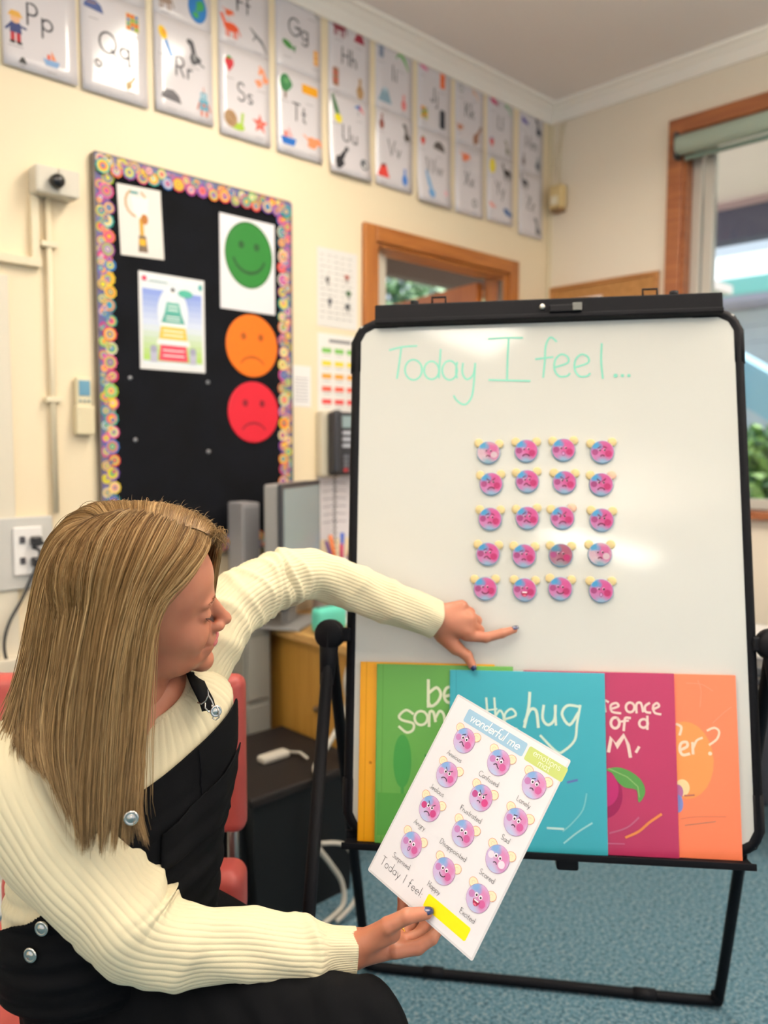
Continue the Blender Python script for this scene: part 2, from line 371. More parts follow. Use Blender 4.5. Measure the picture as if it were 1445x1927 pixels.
# cornices: a coved moulding
def cove(name, p0, p1, inn):
    p0 = np.array(p0, float); p1 = np.array(p1, float); inn = np.array(inn, float); prof = [(0, -.075), (.012, -.075), (.016, -.06), (.03, -.035), (.055, -.016), (.07, -.012), (.075, 0), (0, 0)]
    b = MB(); vs = []
    for p in (p0, p1):
        for d, z in prof: vs.append(p + inn * d + np.array([0, 0, z]))
    k = len(prof); b.add(vs, [(i, (i + 1) % k, k + (i + 1) % k, k + i) for i in range(k)] + [tuple(range(k))[::-1], tuple(range(k, 2 * k))]); struct(name, b, TRIM)
cove('trim_1', (-3.2, YA, CEIL), (XB, YA, CEIL), (0, -1, 0)); cove('trim_2', (XB, YA, CEIL), (XB, -4.2, CEIL), (-1, 0, 0))
struct('baseboard_left', MB().box(-3.2, DX0 - .07, YA - .015, YA, 0, .1, bev=.003), TRIM)
struct('baseboard_right', MB().box(XB - .015, XB, -4.2, YA, 0, .1, bev=.003), TRIM)

# door_1: frame, leaf standing open outwards
door = thing('door_1', 'varnished timber doorway with its leaf open outwards', 'door', (0, 0, 0)); door['kind'] = 'structure'
del door['category']
for nm, bx in (('jamb', (DX0 - .06, DX0 + .005, YA - .02, YA, 0, DZ + .06)), ('jamb', (DX1 - .005, DX1 + .06, YA - .02, YA, 0, DZ + .06))):
    part('architrave', MB().box(*bx, bev=.004), OAK, door)
part('architrave', MB().box(DX0 + .005, DX1 - .005, YA - .02, YA, DZ - .003, DZ + .06, bev=.004), OAKH, door)
part('jamb', MB().box(DX0, DX0 + .03, YA - .005, YA + T + .02, 0, DZ, bev=.003), OAK, door)
part('jamb', MB().box(DX1 - .03, DX1, YA - .005, YA + T + .02, 0, DZ, bev=.003), OAK, door)
part('door_head', MB().box(DX0 + .03, DX1 - .03, YA - .005, YA + T + .01, DZ - .018, DZ, bev=.003), OAKH, door)
# sliding panel edge seen inside the opening on the left
part('sidelight_frame', MB().box(DX0 + .03, DX0 + .075, YA + .03, YA + .09, 0, DZ - .03).box(DX0 + .085, DX0 + .12, YA + .05, YA + .1, 0, DZ - .03), mat('cream_aluminium', '#cfc6b4', .35), door)
import itertools
lf = link('door_leaf', MB().box(0, .80, -.02, .02, .01, DZ - .032, bev=.003).mesh('door_leaf', wood('orange_door_veneer', '#a2571a', '#b96b26', .35, axis=2)), door, Matrix.Translation((DX1 - .05, YA + T + .03, 0)) @ Matrix.Rotation(math.radians(79), 4, 'Z'))
part('door_closer', MB().box(.02, .2, -.05, -.02, DZ - .1, DZ - .06, bev=.004), mat('brushed_steel', '#c8c8c4', .3, 1), lf)
part('hinge_rod', MB().tube([(DX1 - .075, YA - .012, 1.6), (DX1 - .075, YA - .012, 2.12)], .011, 10), mat('brushed_steel', '#c8c8c4', .3, 1), door)

# window_1
win = thing('window_1', 'tall window with a varnished timber surround and pale sliding frame', 'window'); win['kind'] = 'structure'; del win['category']
part('window_frame', MB().box(XB - .02, XB, WY0 - .005, WY0 + .062, WZ0 - .06, WZ1 + .062, bev=.004).box(XB - .02, XB, WY1 - .06, WY1 + .005, WZ0 - .06, WZ1 + .062, bev=.004)
     .box(XB - .02, XB, WY1, WY0, WZ1 - .003, WZ1 + .062, bev=.004).box(XB - .005, XB + T, WY0 - .02, WY0, WZ0, WZ1).box(XB - .005, XB + T, WY1, WY0 - .02, WZ1 - .02, WZ1), OAKY, win)
part('window_sill', MB().box(XB - .045, XB + T, WY1 - .06, WY0 + .06, WZ0 - .035, WZ0, bev=.006), OAKY, win)
AL = mat('pale_aluminium', '#cdc8bd', .35, .2)
f = MB()
for y in (WY0 - .02, WY0 - .075, .45, .39, WY1 + .06): f.box(XB + .05, XB + .09, y - .042, y, WZ0, WZ1 - .02, bev=.003)
f.box(XB + .05, XB + .09, WY1, WY0 - .02, WZ0, WZ0 + .045, bev=.003).box(XB + .05, XB + .09, WY1, WY0 - .02, WZ1 - .06, WZ1 - .02, bev=.003)
part('sliding_frame', f, AL, win)
gm = bpy.data.materials.new('window_glass'); gm.use_nodes = True; n = gm.node_tree.nodes; l = gm.node_tree.links
tr = n.new('ShaderNodeBsdfTransparent'); tr.inputs[0].default_value = (.93, .96, .95, 1); gl = n.new('ShaderNodeBsdfGlossy'); gl.inputs['Roughness'].default_value = .01; fr = n.new('ShaderNodeFresnel'); fr.inputs[0].default_value = 1.3; mx = n.new('ShaderNodeMixShader')
l.new(fr.outputs[0], mx.inputs[0]); l.new(tr.outputs[0], mx.inputs[1]); l.new(gl.outputs[0], mx.inputs[2]); l.new(mx.outputs[0], n['Material Output'].inputs[0])
part('pane', MB().box(XB + .068, XB + .072, .44, WY0 - .11, WZ0 + .04, WZ1 - .055), gm, win); part('pane', MB().box(XB + .068, XB + .072, WY1 + .05, .40, WZ0 + .04, WZ1 - .055), gm, win)
bl = thing('roller_blind', 'pale green rolled-up roller blind across the top of the window', 'blind')
part('blind_roll', MB().tube([(XB - .045, WY0 - .0, 2.635), (XB - .045, WY1, 2.635)], .04, 20), mat('green_blind_cloth', '#b9cdbf', .6), bl)
part('bracket', MB().box(XB - .07, XB, WY0, WY0 + .012, 2.58, 2.69, bev=.003), mat('dark_bracket', '#3c3a38', .5), bl)
part('bottom_rail', MB().tube([(XB - .02, WY0 - .02, 2.585), (XB - .02, WY1, 2.585)], .011, 10), mat('green_blind_rail', '#8fa79c', .5), bl)
part('blind_cord', MB().tube([(XB - .03, WY0 - .11, 2.6), (XB - .03, WY0 - .11, 1.3)], .0022, 6), mat('grey_cord', '#8f938c', .6), bl)

# ------------------------------------------------------------------ outdoors
soff = thing('veranda_roof', 'pinkish veranda ceiling with a dark beam outside the window', 'roof')
part('soffit', MB().box(XB + .3, 5.1, -3, 2.6, 2.82, 2.88), mat('pink_soffit_paint', '#f3e3df', .8), soff)
part('beam', MB().box(4.95, 5.1, -3, 2.6, 2.60, 2.82), mat('slate_beam_paint', '#5a5a72', .7), soff)
part('fascia_board', MB().box(4.93, 4.95, -3, 2.6, 2.78, 2.86), mat('mauve_fascia', '#b9a2a6', .7), soff)
nb = thing('neighbouring_building', 'pale building with an aqua gutter across the yard', 'building')
part('roof', MB().add([(8.3, -8, 3.02), (8.3, 5.5, 3.02), (11, 5.5, 3.9), (11, -8, 3.9)], [(0, 1, 2, 3)]), mat('white_metal_roof', '#f4f6f6', .4), nb)
part('gutter', MB().box(8.2, 8.3, -8, 5.5, 2.86, 3.04, bev=.02), mat('aqua_gutter', '#a4efe4', .5), nb)
part('soffit', MB().box(8.2, 8.7, -8, 5.5, 2.80, 2.86), mat('lilac_soffit', '#c9bccb', .7), nb)
for i in range(11): part('weatherboard', MB().box(8.68 - .0, 8.73, -8, 5.5, 2.62 - i * .17, 2.80 - i * .17 - .012, bev=.01), mat('white_weatherboard', '#dfe2ea', .6), nb)
part('end_wall', MB().box(8.73, 11, -8, 5.5, 0, 2.9), mat('grey_render', '#c9cac8', .8), nb)
part('awning', MB().add([(7.2, 3.2, 1.85), (7.2, 3.2, 2.25), (7.2, 1.6, 1.25), (7.2, 1.6, .85), (7.6, 3.2, 1.85), (7.6, 3.2, 2.25), (7.6, 1.6, 1.25), (7.6, 1.6, .85)], [(0, 1, 2, 3), (4, 7, 6, 5), (0, 4, 5, 1), (1, 5, 6, 2), (3, 2, 6, 7), (0, 3, 7, 4)]), mat('sky_blue_awning', '#a9d4ee', .5), nb)
gnd = MB().box(XB + T, 16, -10, 14, -.2, -.12).box(-3, XB + T, YA + T, 14, -.2, -.12)
struct('yard_ground', gnd, mat('yard_concrete', '#dad5cb', .9, noise=(3, '#cfcabf', .3)))
def bush(name, lab, c, r, n_, cols, group=None):
    t = thing(name, lab, 'bush', tuple(c), group); rr = random.Random(hash(lab) % 999 if 0 else len(lab) * 13)
    for k, cl in enumerate(cols):
        b = MB()
        for i in range(n_):
            a = rr.uniform(0, 2 * PI); ph = math.acos(rr.uniform(-.3, 1)); q = rr.uniform(.75, 1); d = np.array([math.cos(a) * math.sin(ph) * r[0], math.sin(a) * math.sin(ph) * r[1], math.cos(ph) * r[2]]) * q
            u = np.array([rr.gauss(0, 1) for _ in range(3)]); u /= np.linalg.norm(u); v = np.cross(u, d); v /= np.linalg.norm(v) + 1e-9; s_ = rr.uniform(.04, .08)
            b.add([d - u * s_, d + v * s_ * .45, d + u * s_, d - v * s_ * .45], [(0, 1, 2, 3)])
        part('foliage', b, mat('leaf_' + cl.strip('#'), cl, .6), t)
    part('stems', MB().tube([(0, 0, -c[2] - .1), (0, 0, r[2] * .3)], .04, 8).tube([(0, 0, -.4), (r[0] * .4, .1, r[2] * .4)], .02, 6).tube([(0, 0, -.4), (-r[0] * .4, -.1, r[2] * .4)], .02, 6), mat('bark', '#5b4634', .8), t)
bush('bush', 'leafy green bush below the window, beside the easel edge', (5.75, 2.1, .70), (.7, 1.2, .82), 1900, ['#6f9a3f', '#3f6f45', '#8fb56a'])
bush('bush', 'green shrubbery seen beyond the open doorway', (5.6, 5.3, 1.35), (1.9, 1.5, 1.75), 3200, ['#5d8a4a', '#a9c9a0', '#39603c'])
por = thing('porch_roof', 'pink porch ceiling and dark beam beyond the doorway', 'roof')
part('soffit', MB().box(1.8, 6.0, YA + T + .1, 3.5, 2.47, 2.53), mat('pink_soffit_paint', '#f3e3df', .8), por)
part('beam', MB().box(1.8, 6.0, 3.44, 3.52, 2.35, 2.47), mat('brown_beam_paint', '#6b5d55', .7), por)
part('gutter', MB().box(1.8, 6.0, 3.52, 3.62, 2.42, 2.54, bev=.01), mat('grey_gutter', '#9a9892', .6), por)
part('downpipe', MB().tube([(2.42, 3.57, 0), (2.42, 3.57, 2.44)], .04, 12), mat('dark_post', '#5d5048', .6), por)

# ceiling fittings (the lamps themselves are listed at the top)
for i, (lx, ly, lz, pw, pu) in enumerate(LAMPS):
    t = thing('ceiling_light', ['white fluorescent ceiling fitting above the alphabet wall', 'white fluorescent ceiling fitting above the camera', 'white fluorescent ceiling fitting at the back of the room', 'white fluorescent ceiling fitting at the right rear', 'white fluorescent ceiling fitting at the left', 'added white fluorescent ceiling fitting by the window, brightening the right wall'][i], 'light', (lx, ly, lz), 'ceiling fittings')
    if pu: [part('suspension_wire', MB().tube([(0, q_, 0), (0, q_, CEIL - lz)], .0015, 6), mat('steel_wire', '#9a9a98', .4, .8), t) for q_ in (-.5, .5)]  # wires for the fittings hung to carry the added uplights
    part('housing', MB().box(-.17, .17, -.63, .63, -.06, 0, bev=.006), mat('white_enamel', '#eeeeea', .4), t)
    part('diffuser', MB().box(-.13, .13, -.58, .58, -.078, -.06, bev=.004), mat('lit_diffuser', '#ffffff', .5, emit=('#fff4e0', 7.0)), t)
# ------------------------------------------------------------------ alphabet posters
# mini drawings: (kind, x, y, size, colours...), poster local units of metres, sheet .205 x .297
def doodle(a, kind, x, y, s, c1='#333333', c2='#888888', c3='#ffffff'):
    if kind == 'figure':
        a.rect(x - s * .28, y - s * .75, x - s * .05, y - s * .25, c2); a.rect(x + s * .03, y - s * .75, x + s * .26, y - s * .25, c2); a.ell(x - s * .18, y - s * .8, s * .16, s * .08, '#222222'); a.ell(x + s * .18, y - s * .8, s * .16, s * .08, '#222222')
        a.poly([(x - s * .32, y - s * .3), (x + s * .32, y - s * .3), (x + s * .25, y + s * .25), (x - s * .25, y + s * .25)], c1); a.stroke([(x - s * .25, y + s * .1), (x - s * .5, y - s * .2)], s * .12, c1); a.stroke([(x + s * .25, y + s * .1), (x + s * .55, y + s * .05)], s * .12, c1)
        a.ell(x, y + s * .45, s * .25, s * .25, '#e0b088'); a.poly([(x - s * .4, y + s * .55), (x + s * .4, y + s * .55), (x + s * .2, y + s * .85), (x - s * .2, y + s * .85)], c3)
    elif kind == 'planet': a.ell(x, y, s * .5, s * .7, c1); a.blob(x + s * .05, y + s * .1, s * .28, c2, seed=1); a.blob(x - s * .1, y - s * .35, s * .18, c2, seed=4)
    elif kind == 'quilt':
        a.rect(x - s * .5, y - s * .6, x + s * .5, y + s * .6, '#e8c23a')
        for i in range(3):
            for j in range(4): a.rect(x - s * .45 + i * s * .32, y - s * .55 + j * s * .29, x - s * .2 + i * s * .32, y - s * .32 + j * s * .29, [c1, c2, '#3f7ac0', '#d84c3a', '#6aa84f'][(i * 2 + j) % 5])
    elif kind == 'spoon': a.stroke([(x + s * .1, y - s * .1), (x + s * .5, y - s * .9)], s * .22, c2); a.ell(x - s * .1, y + s * .35, s * .28, s * .42, c1, 25); a.ell(x - s * .02, y + s * .4, s * .12, s * .2, '#e79a2c', 25)
    elif kind == 'dog': a.blob(x, y - s * .4, s * .4, c1, seed=3, sx=1.1, sy=.9); a.stroke([(x, y - s * .2), (x - s * .2, y + s * .5)], s * .34, c1); a.ell(x - s * .3, y + s * .55, s * .28, s * .2, c1, -20); a.stroke([(x + s * .3, y - s * .6), (x + s * .7, y - s * .75)], s * .1, c1); a.ell(x + s * .0, y - s * .3, s * .12, s * .25, c2)
    elif kind == 'rock': a.poly([(x - s * .8, y - s * .3), (x + s * .8, y - s * .45), (x + s * .6, y + s * .1), (x + s * .15, y + s * .4), (x - s * .4, y + s * .35), (x - s * .75, y)], c1); a.stroke([(x - s * .5, y + s * .1), (x + s * .2, y + s * .15)], s * .06, c2)
    elif kind == 'robot': a.rect(x - s * .3, y - s * .4, x + s * .3, y + s * .25, c1); a.rect(x - s * .22, y + s * .3, x + s * .22, y + s * .65, c1); a.ell(x - s * .09, y + s * .48, s * .06, None, c3); a.ell(x + s * .09, y + s * .48, s * .06, None, c3); a.stroke([(x, y + s * .65), (x, y + s * .95)], s * .06, c2); a.stroke([(x - s * .3, y), (x - s * .45, y - s * .4)], s * .1, c2); a.stroke([(x + s * .3, y), (x + s * .45, y - s * .4)], s * .1, c2); a.rect(x - s * .25, y - s * .75, x - s * .08, y - s * .4, c2); a.rect(x + s * .08, y - s * .75, x + s * .25, y - s * .4, c2); a.ell(x, y - s * .1, s * .12, None, c2)
    elif kind == 'strawberry': a.poly([(x, y - s * .6), (x + s * .4, y), (x + s * .35, y + s * .35), (x - s * .3, y + s * .4), (x - s * .4, y + s * .05)], c1); a.blob(x, y + s * .42, s * .25, c2, sy=.5)
    elif kind == 'splat':
        for i in range(3): a.blob(x + s * (.3 * math.sin(i * 2)), y - s * .5 * (i - 1), s * .3, c1, seed=i, amp=.5, k=9)
    elif kind == 'snail': a.blob(x + s * .3, y - s * .35, s * .5, c2, sy=.45, seed=2); a.ell(x - s * .15, y, s * .45, s * .5, c1); a.stroke(_a(x - s * .15, y, s * .22, s * .25, 0, 300), s * .06, '#7a5334'); a.stroke([(x + s * .6, y - s * .3), (x + s * .7, y + s * .45)], s * .18, c2)
    elif kind == 'star': a.poly([(x + s * (.75 if i % 2 == 0 else .3) * math.sin(i * PI / 5), y + s * (.75 if i % 2 == 0 else .3) * math.cos(i * PI / 5)) for i in range(10)], c1); a.ell(x, y, s * .12, None, c2)
    elif kind == 'tree': a.rect(x - s * .08, y - s * .8, x + s * .08, y, '#6b4a2c'); a.blob(x, y + s * .15, s * .5, c1, seed=5, sy=1.1, amp=.15, k=9); a.blob(x + s * .1, y + s * .3, s * .22, c2, seed=6)
    elif kind == 'bus': a.rect(x - s * .75, y - s * .3, x + s * .75, y + s * .35, c1, s * .1); 
    elif kind == 'boat': a.poly([(x - s * .7, y), (x + s * .7, y), (x + s * .5, y - s * .5), (x - s * .5, y - s * .5)], c1); a.poly([(x, y + .05 * s), (x, y + s * .8), (x + s * .4, y + s * .05)], c2); a.rect(x - s * .35, y, x - s * .1, y + s * .4, '#d95c3c')
    elif kind == 'crab': a.blob(x, y, s * .5, c1, seed=8, amp=.5, k=11, sx=1.3); a.stroke([(x - s * .9, y + s * .35), (x - s * .3, y)], s * .12, c1); a.stroke([(x + s * .9, y - s * .2), (x + s * .3, y)], s * .12, c1)
    elif kind == 'bird': a.stroke([(x - s * .5, y - s * .6), (x - s * .1, y), (x + s * .4, y + s * .7)], s * .4, c1, taper=.7); a.blob(x - s * .3, y - s * .3, s * .4, c1, seed=3); a.ell(x + s * .42, y + s * .7, s * .16, None, c2)
    elif kind == 'ring': a.ell(x, y, s * .45, s * .45, c1); a.ell(x, y, s * .3, s * .3, '#e9e4e4'); a.ell(x, y, s * .14, s * .14, c2)
    elif kind == 'parrot': a.stroke([(x - s * .3, y + s * .8), (x, y), (x + s * .35, y - s * .7)], s * .36, c1, taper=.5); a.blob(x + s * .2, y - s * .6, s * .3, c2, seed=2)
    elif kind == 'brolly': a.poly([(x - s * .7, y + s * .2), (x, y + s * .55), (x, y + s * .1)], c1); a.poly([(x, y + s * .55), (x, y + s * .1), (x + s * .7, y - s * .2)], c2); a.stroke([(x, y + s * .3), (x - s * .2, y - s * .5)], s * .06, '#555555')
    elif kind == 'vase': a.poly([(x - s * .15, y + s * .7), (x + s * .15, y + s * .7), (x + s * .1, y + s * .3), (x + s * .35, y - s * .2), (x + s * .2, y - s * .7), (x - s * .2, y - s * .7), (x - s * .35, y - s * .2), (x - s * .1, y + s * .3)], c1); a.rect(x - s * .2, y - .05 * s, x + s * .2, y + .05 * s, c2)
    elif kind == 'hill': a.poly([(x - s * .7, y - s * .5), (x + s * .7, y - s * .5), (x + s * .25, y + s * .6), (x - s * .2, y + s * .5)], c1); a.poly([(x - s * .2, y + s * .5), (x + s * .25, y + s * .6), (x + s * .05, y + s * .1)], c2)
    elif kind == 'horse': a.blob(x, y, s * .45, c1, sx=1.3, sy=.7, seed=2, amp=.1); a.stroke([(x - s * .5, y + s * .1), (x - s * .8, y + s * .7)], s * .25, c1); [a.stroke([(x + q * s, y), (x + q * s, y - s * .7)], s * .12, c1) for q in (-.4, -.2, .25, .45)]; a.stroke([(x + s * .55, y + s * .1), (x + s * .8, y - s * .4)], s * .1, c2)
    elif kind == 'barrel': a.rect(x - s * .28, y - s * .65, x + s * .28, y + s * .65, c1, s * .12); a.rect(x - s * .28, y + s * .2, x + s * .28, y + s * .3, c2); a.rect(x - s * .28, y - s * .3, x + s * .28, y - s * .2, c2)
    elif kind == 'fish': a.ell(x, y, s * .55, s * .28, c1, -20); a.poly([(x + s * .45, y - s * .15), (x + s * .85, y + s * .1), (x + s * .75, y - s * .5)], c2); a.ell(x - s * .3, y + s * .15, s * .06, None, '#111111')
    elif kind == 'lizard': a.stroke([(x - s * .7, y + s * .6), (x - s * .2, y + s * .2), (x + s * .3, y - s * .1), (x + s * .7, y - s * .7)], s * .36, c1, taper=.8); a.stroke([(x - s * .3, y + s * .1), (x - s * .5, y - s * .2)], s * .1, c2)
    else: a.blob(x, y, s * .5, c1, seed=int(abs(x) * 1000)); a.blob(x + s * .05, y + s * .1, s * .25, c2, seed=2)
    a.stroke([(x - s * .4, y - s * 1.02), (x + s * .35, y - s * 1.0)], .0022, '#9a9496')
Lt, Rt_, Tp, Bt = -.062, .058, .088, -.088
POST = {
 # letter: (column, row, drawings)
 'P': (0, 1, [('figure', Lt - .005, Bt + .05, .038, '#2f3a66', '#a83238', '#d9a54a'), ('planet', Rt_ - .03, Tp + .03, .018, '#d8d060', '#c8b040'), ('boat', Rt_ - .03, Bt - .01, .025, '#7fa0c8', '#e08858'), ('hill', Lt + .01, Bt - .035, .012, '#333333', '#555555')]),
 'Q': (1, 1, [('rock', Lt, Tp + .015, .028, '#4a5a8c', '#b8862c'), ('quilt', Rt_, Tp + .005, .03, '#d84c3a', '#2a9a8a'), ('ring', Lt + .01, Bt + .03, .02, '#444444', '#e9e4e4'), ('bird', Rt_ - .01, Bt, .02, '#c8a878', '#8a6a4a')]),
 'R': (2, 1, [('spoon', Lt - .005, Tp - .01, .036, '#f2c51c', '#5f9ad8'), ('dog', Rt_ - .02, Tp - .02, .036, '#4c4c50', '#8a8a8c'), ('rock', Lt + .015, Bt - .0, .032, '#5a585c', '#7a787c'), ('robot', Rt_ + .01, Bt + .005, .04, '#5a9ab0', '#c07058', '#f0f0f0')]),
 'S': (3, 1, [('strawberry', Lt, Tp, .034, '#c8323c', '#3f8a3c'), ('splat', Rt_ + .01, Tp - .01, .034, '#e8956c'), ('snail', Lt + .01, Bt + .0, .042, '#a0805c', '#9cba3c'), ('star', Rt_, Bt + .01, .034, '#ea5a4c', '#f09a84')]),
 'T': (4, 1, [('tree', Lt, Tp, .04, '#3f7d4c', '#5c9a62'), ('bus', Rt_ - .01, Tp + .01, .036, '#eda51e'), ('boat', Lt + .01, Bt, .038, '#2468b8', '#d8a0a0'), ('crab', Rt_, Bt + .01, .034, '#ee9062')]),
 'U': (5, 1, [('parrot', Lt - .005, Tp, .04, '#2f6b30', '#f0dc28'), ('brolly', Rt_ - .01, Tp + .02, .03, '#3a7ac0', '#d84a5a'), ('bird', Lt + .02, Bt, .042, '#2a2a2e', '#3a3a3e'), ('ring', Rt_ + .01, Bt, .034, '#55585c', '#3a3a3e')]),
 'V': (6, 1, [('vase', Lt - .01, Tp + .01, .03, '#8a4a3c', '#5a3a34'), ('dog', Rt_ + .01, Tp, .032, '#5a5450', '#2c2c2c'), ('hill', Lt, Bt, .036, '#d8433a', '#262626'), ('vase', Rt_, Bt, .034, '#3a78c8', '#5a98e0')]),
 'W': (7, 1, [('strawberry', Lt - .01, Tp + .01, .026, '#c8382c', '#5a8a4a'), ('rock', Rt_ - .03, Tp + .01, .034, '#5c5450', '#3c3c3c'), ('parrot', Lt + .03, Bt + .02, .044, '#78a8d0', '#5890c8'), ('star', Rt_ + .01, Bt, .02, '#e8b8c0', '#e0a0a8')]),
 'X': (8, 1, [('crab', Lt + .03, Tp + .01, .03, '#e07850', '#8ab04a'), ('ring', Rt_ - .02, Bt, .03, '#4a4a4e', '#6a6a6e')]),
 'Y': (9, 1, [('planet', Lt, Tp + .01, .034, '#efd630', '#f2e25a'), ('horse', Rt_ - .005, Tp, .034, '#3a3430', '#2a2624'), ('fish', Lt - .005, Bt + .015, .026, '#ea9a90', '#d87a70'), ('fish', Rt_ - .005, Bt, .038, '#4a6a9c', '#3a5a8c')]),
 'Z': (10, 1, [('horse', Lt + .01, Tp + .01, .032, '#555559', '#3a3a3e'), ('dog', Rt_, Bt, .038, '#6a6a6e', '#8a8a8e')]),
 'C': (0, 0, [('planet', Rt_ - .03, Bt - .01, .02, '#d8d060', '#c8b040'), ('fish', Lt, Tp, .03, '#8a6a4a', '#6a4a3a')]),
 'D': (1, 0, [('horse', Lt, Bt + .01, .034, '#6a7ab0', '#c8a030'), ('quilt', Rt_, Bt + .01, .03, '#d84c3a', '#2a9a8a')]),
 'E': (2, 0, [('planet', Rt_ - .005, Bt + .015, .05, '#2372b8', '#3f9a58'), ('horse', Lt, Bt, .03, '#a08878', '#8a7868')]),
 'F': (3, 0, [('horse', Lt + .01, Bt + .005, .034, '#e2572c', '#d04a22'), ('lizard', Rt_, Bt, .034, '#78787a', '#5a5a5c'), ('crab', Lt, Bt + .05, .018, '#e0663c')]),
 'G': (4, 0, [('fish', Lt + .012, Bt + .03, .032, '#4a8a44', '#3c7a38'), ('barrel', Rt_ + .02, Bt + .02, .03, '#e8a860', '#f0d090'), ('lizard', Rt_, Tp + .01, .03, '#a8a8a0', '#90908a')]),
 'H': (5, 0, [('horse', Lt + .01, Tp + .01, .038, '#8c3040', '#702434'), ('hill', Rt_ - .01, Tp, .03, '#9c3444', '#702434'), ('barrel', Lt - .005, Bt, .038, '#a07058', '#c84a44'), ('vase', Rt_ - .005, Bt - .01, .04, '#b08c60', '#8a6a44')]),
 'I': (6, 0, [('barrel', Lt - .01, Tp - .01, .034, '#8a94a8', '#6a7488'), ('lizard', Rt_ - .02, Tp - .005, .042, '#6fb058', '#4f9038'), ('hill', Lt + .01, Bt, .04, '#88a4b4', '#b8ccd4'), ('vase', Rt_ - .005, Bt, .032, '#e08080', '#d06060')]),
 'J': (7, 0, [('fish', Lt - .01, Tp + .015, .026, '#e070a0', '#d05a90'), ('barrel', Rt_ - .01, Tp - .005, .04, '#e86c38', '#f08858'), ('quilt', Lt, Bt + .01, .03, '#e0a030', '#4a9a4a'), ('barrel', Rt_ - .01, Bt + .01, .044, '#33363e', '#22242a')]),
 'K': (8, 0, [('ring', Lt, Tp, .03, '#9a9a94', '#7a7a74'), ('lizard', Rt_ - .02, Tp, .026, '#e8b890', '#e0a070'), ('crab', Lt - .01, Bt + .015, .022, '#c08060', '#5a8a8a'), ('bird', Rt_, Bt, .04, '#9a7058', '#7a5a44')]),
 'L': (9, 0, [('fish', Lt + .005, Tp + .005, .034, '#c83868', '#a02850'), ('lizard', Rt_ - .005, Tp, .03, '#68b070', '#489050'), ('strawberry', Lt - .005, Bt, .03, '#d04848', '#5878a8'), ('dog', Rt_ - .005, Bt, .03, '#9a9484', '#7a7464')]),
 'M': (10, 0, [('fish', Lt, Tp, .032, '#6058a8', '#504898'), ('dog', Rt_, Tp - .005, .036, '#3a3e48', '#2a2e38'), ('vase', Lt, Bt, .03, '#7a6a68', '#5a4a48'), ('robot', Rt_, Bt, .034, '#6a707a', '#50565e')]),
}
colx = [.951, 1.172, 1.405, 1.637, 1.869, 2.11, 2.347, 2.582, 2.807, 3.023, 3.257]
topz = [2.992 - .005, 2.99, 2.985, 2.985, 2.985, 2.972, 2.96, 2.955, 2.945, 2.948, 2.935]
botz = [2.398, 2.397, 2.404, 2.394, 2.393, 2.380, 2.386, 2.372, 2.372, 2.378, 2.358]
wds = [.208, .208, .208, .205, .205, .208, .205, .205, .19, .19, .19]
feat = {'P': 'a pirate figure and', 'Q': 'a patchwork quilt and', 'R': 'a grey dog and', 'S': 'a snail and a starfish under', 'T': 'a yellow bus over', 'U': 'a black bird under', 'V': 'a red hill under', 'W': 'a blue lizard under', 'X': 'a dark ring under', 'Y': 'a yellow ball over', 'Z': 'a grey dog under', 'C': 'only its cropped lower edge and', 'D': 'a blue animal under', 'E': 'a blue globe under', 'F': 'an orange fox under', 'G': 'a green fish under', 'H': 'maroon drawings over', 'I': 'a green lizard over', 'J': 'an orange jar over', 'K': 'a brown bird under', 'L': 'a crimson fish over', 'M': 'a purple fish over'}
rr = random.Random(5)
for L_, (c, row, ds) in POST.items():
    h = .292 if row else .30; z0 = botz[c]; zc = z0 + h / 2 if row else z0 + .292 + h / 2 - .006
    curlk = .012 if row and L_ in 'UW' else (.004 if row else .0015)
    zc = min(zc, 2.985 - h / 2 - .0)
    def cf(x, y, k=curlk, h=h): return k * max(0, (-y / h * 2)) ** 2 + k * .1 * math.cos(x * 18)
    W_ = wds[c]
    t = sheet('alphabet_poster', 'white letter poster with %s the letters %s' % (feat[L_], L_ + L_.lower()), 'poster', FA(colx[c], zc, .0015 + (.003 if row else 0), rr.uniform(-.6, .6)), W_, h, '#dad4d6', curl=cf, group='alphabet posters on the wall', rough=.11)
    a = Art(.0011); sz = .058
    lw = a.width(L_ + L_.lower(), sz, .12); dy = -.01 if row == 0 and L_ in 'HM' else 0
    a.text(L_ + L_.lower(), 0, -.02 + dy, sz, .0058, '#3c3a40', gap=.12, align='c')
    for d in ds: doodle(a, d[0], d[1], d[2], d[3] * 1.34, *d[4:])
    k = W_ / .205; a.v = [(x * k, y, z) for x, y, z in a.v]
    bendart(a, cf).emit('print', t)

# ------------------------------------------------------------------ notice board
NX0, NX1, NZ0, NZ1 = 1.094, 1.815, 1.0, 2.219
nbd = thing('notice_board', 'black notice board with a rosette-patterned scalloped border', 'notice board', FA((NX0 + NX1) / 2, (NZ0 + NZ1) / 2, .001))
w_, h_ = NX1 - NX0, NZ1 - NZ0
part('backing', MB().box(-w_ / 2, w_ / 2, -h_ / 2, h_ / 2, 0, .016, bev=.002), mat('black_backing_cloth', '#0b0c0f', .9, spec=.12, noise=(9, '#101218', .25), bump=(6, .3, .01)), nbd)
part('edge_frame', MB().box(-w_ / 2 - .006, -w_ / 2, -h_ / 2, h_ / 2, 0, .02).box(w_ / 2, w_ / 2 + .006, -h_ / 2, h_ / 2, 0, .02).box(-w_ / 2, w_ / 2, h_ / 2, h_ / 2 + .006, 0, .02).box(-w_ / 2, w_ / 2, -h_ / 2 - .006, -h_ / 2, 0, .02), mat('board_edge', '#5a5148', .5), nbd)
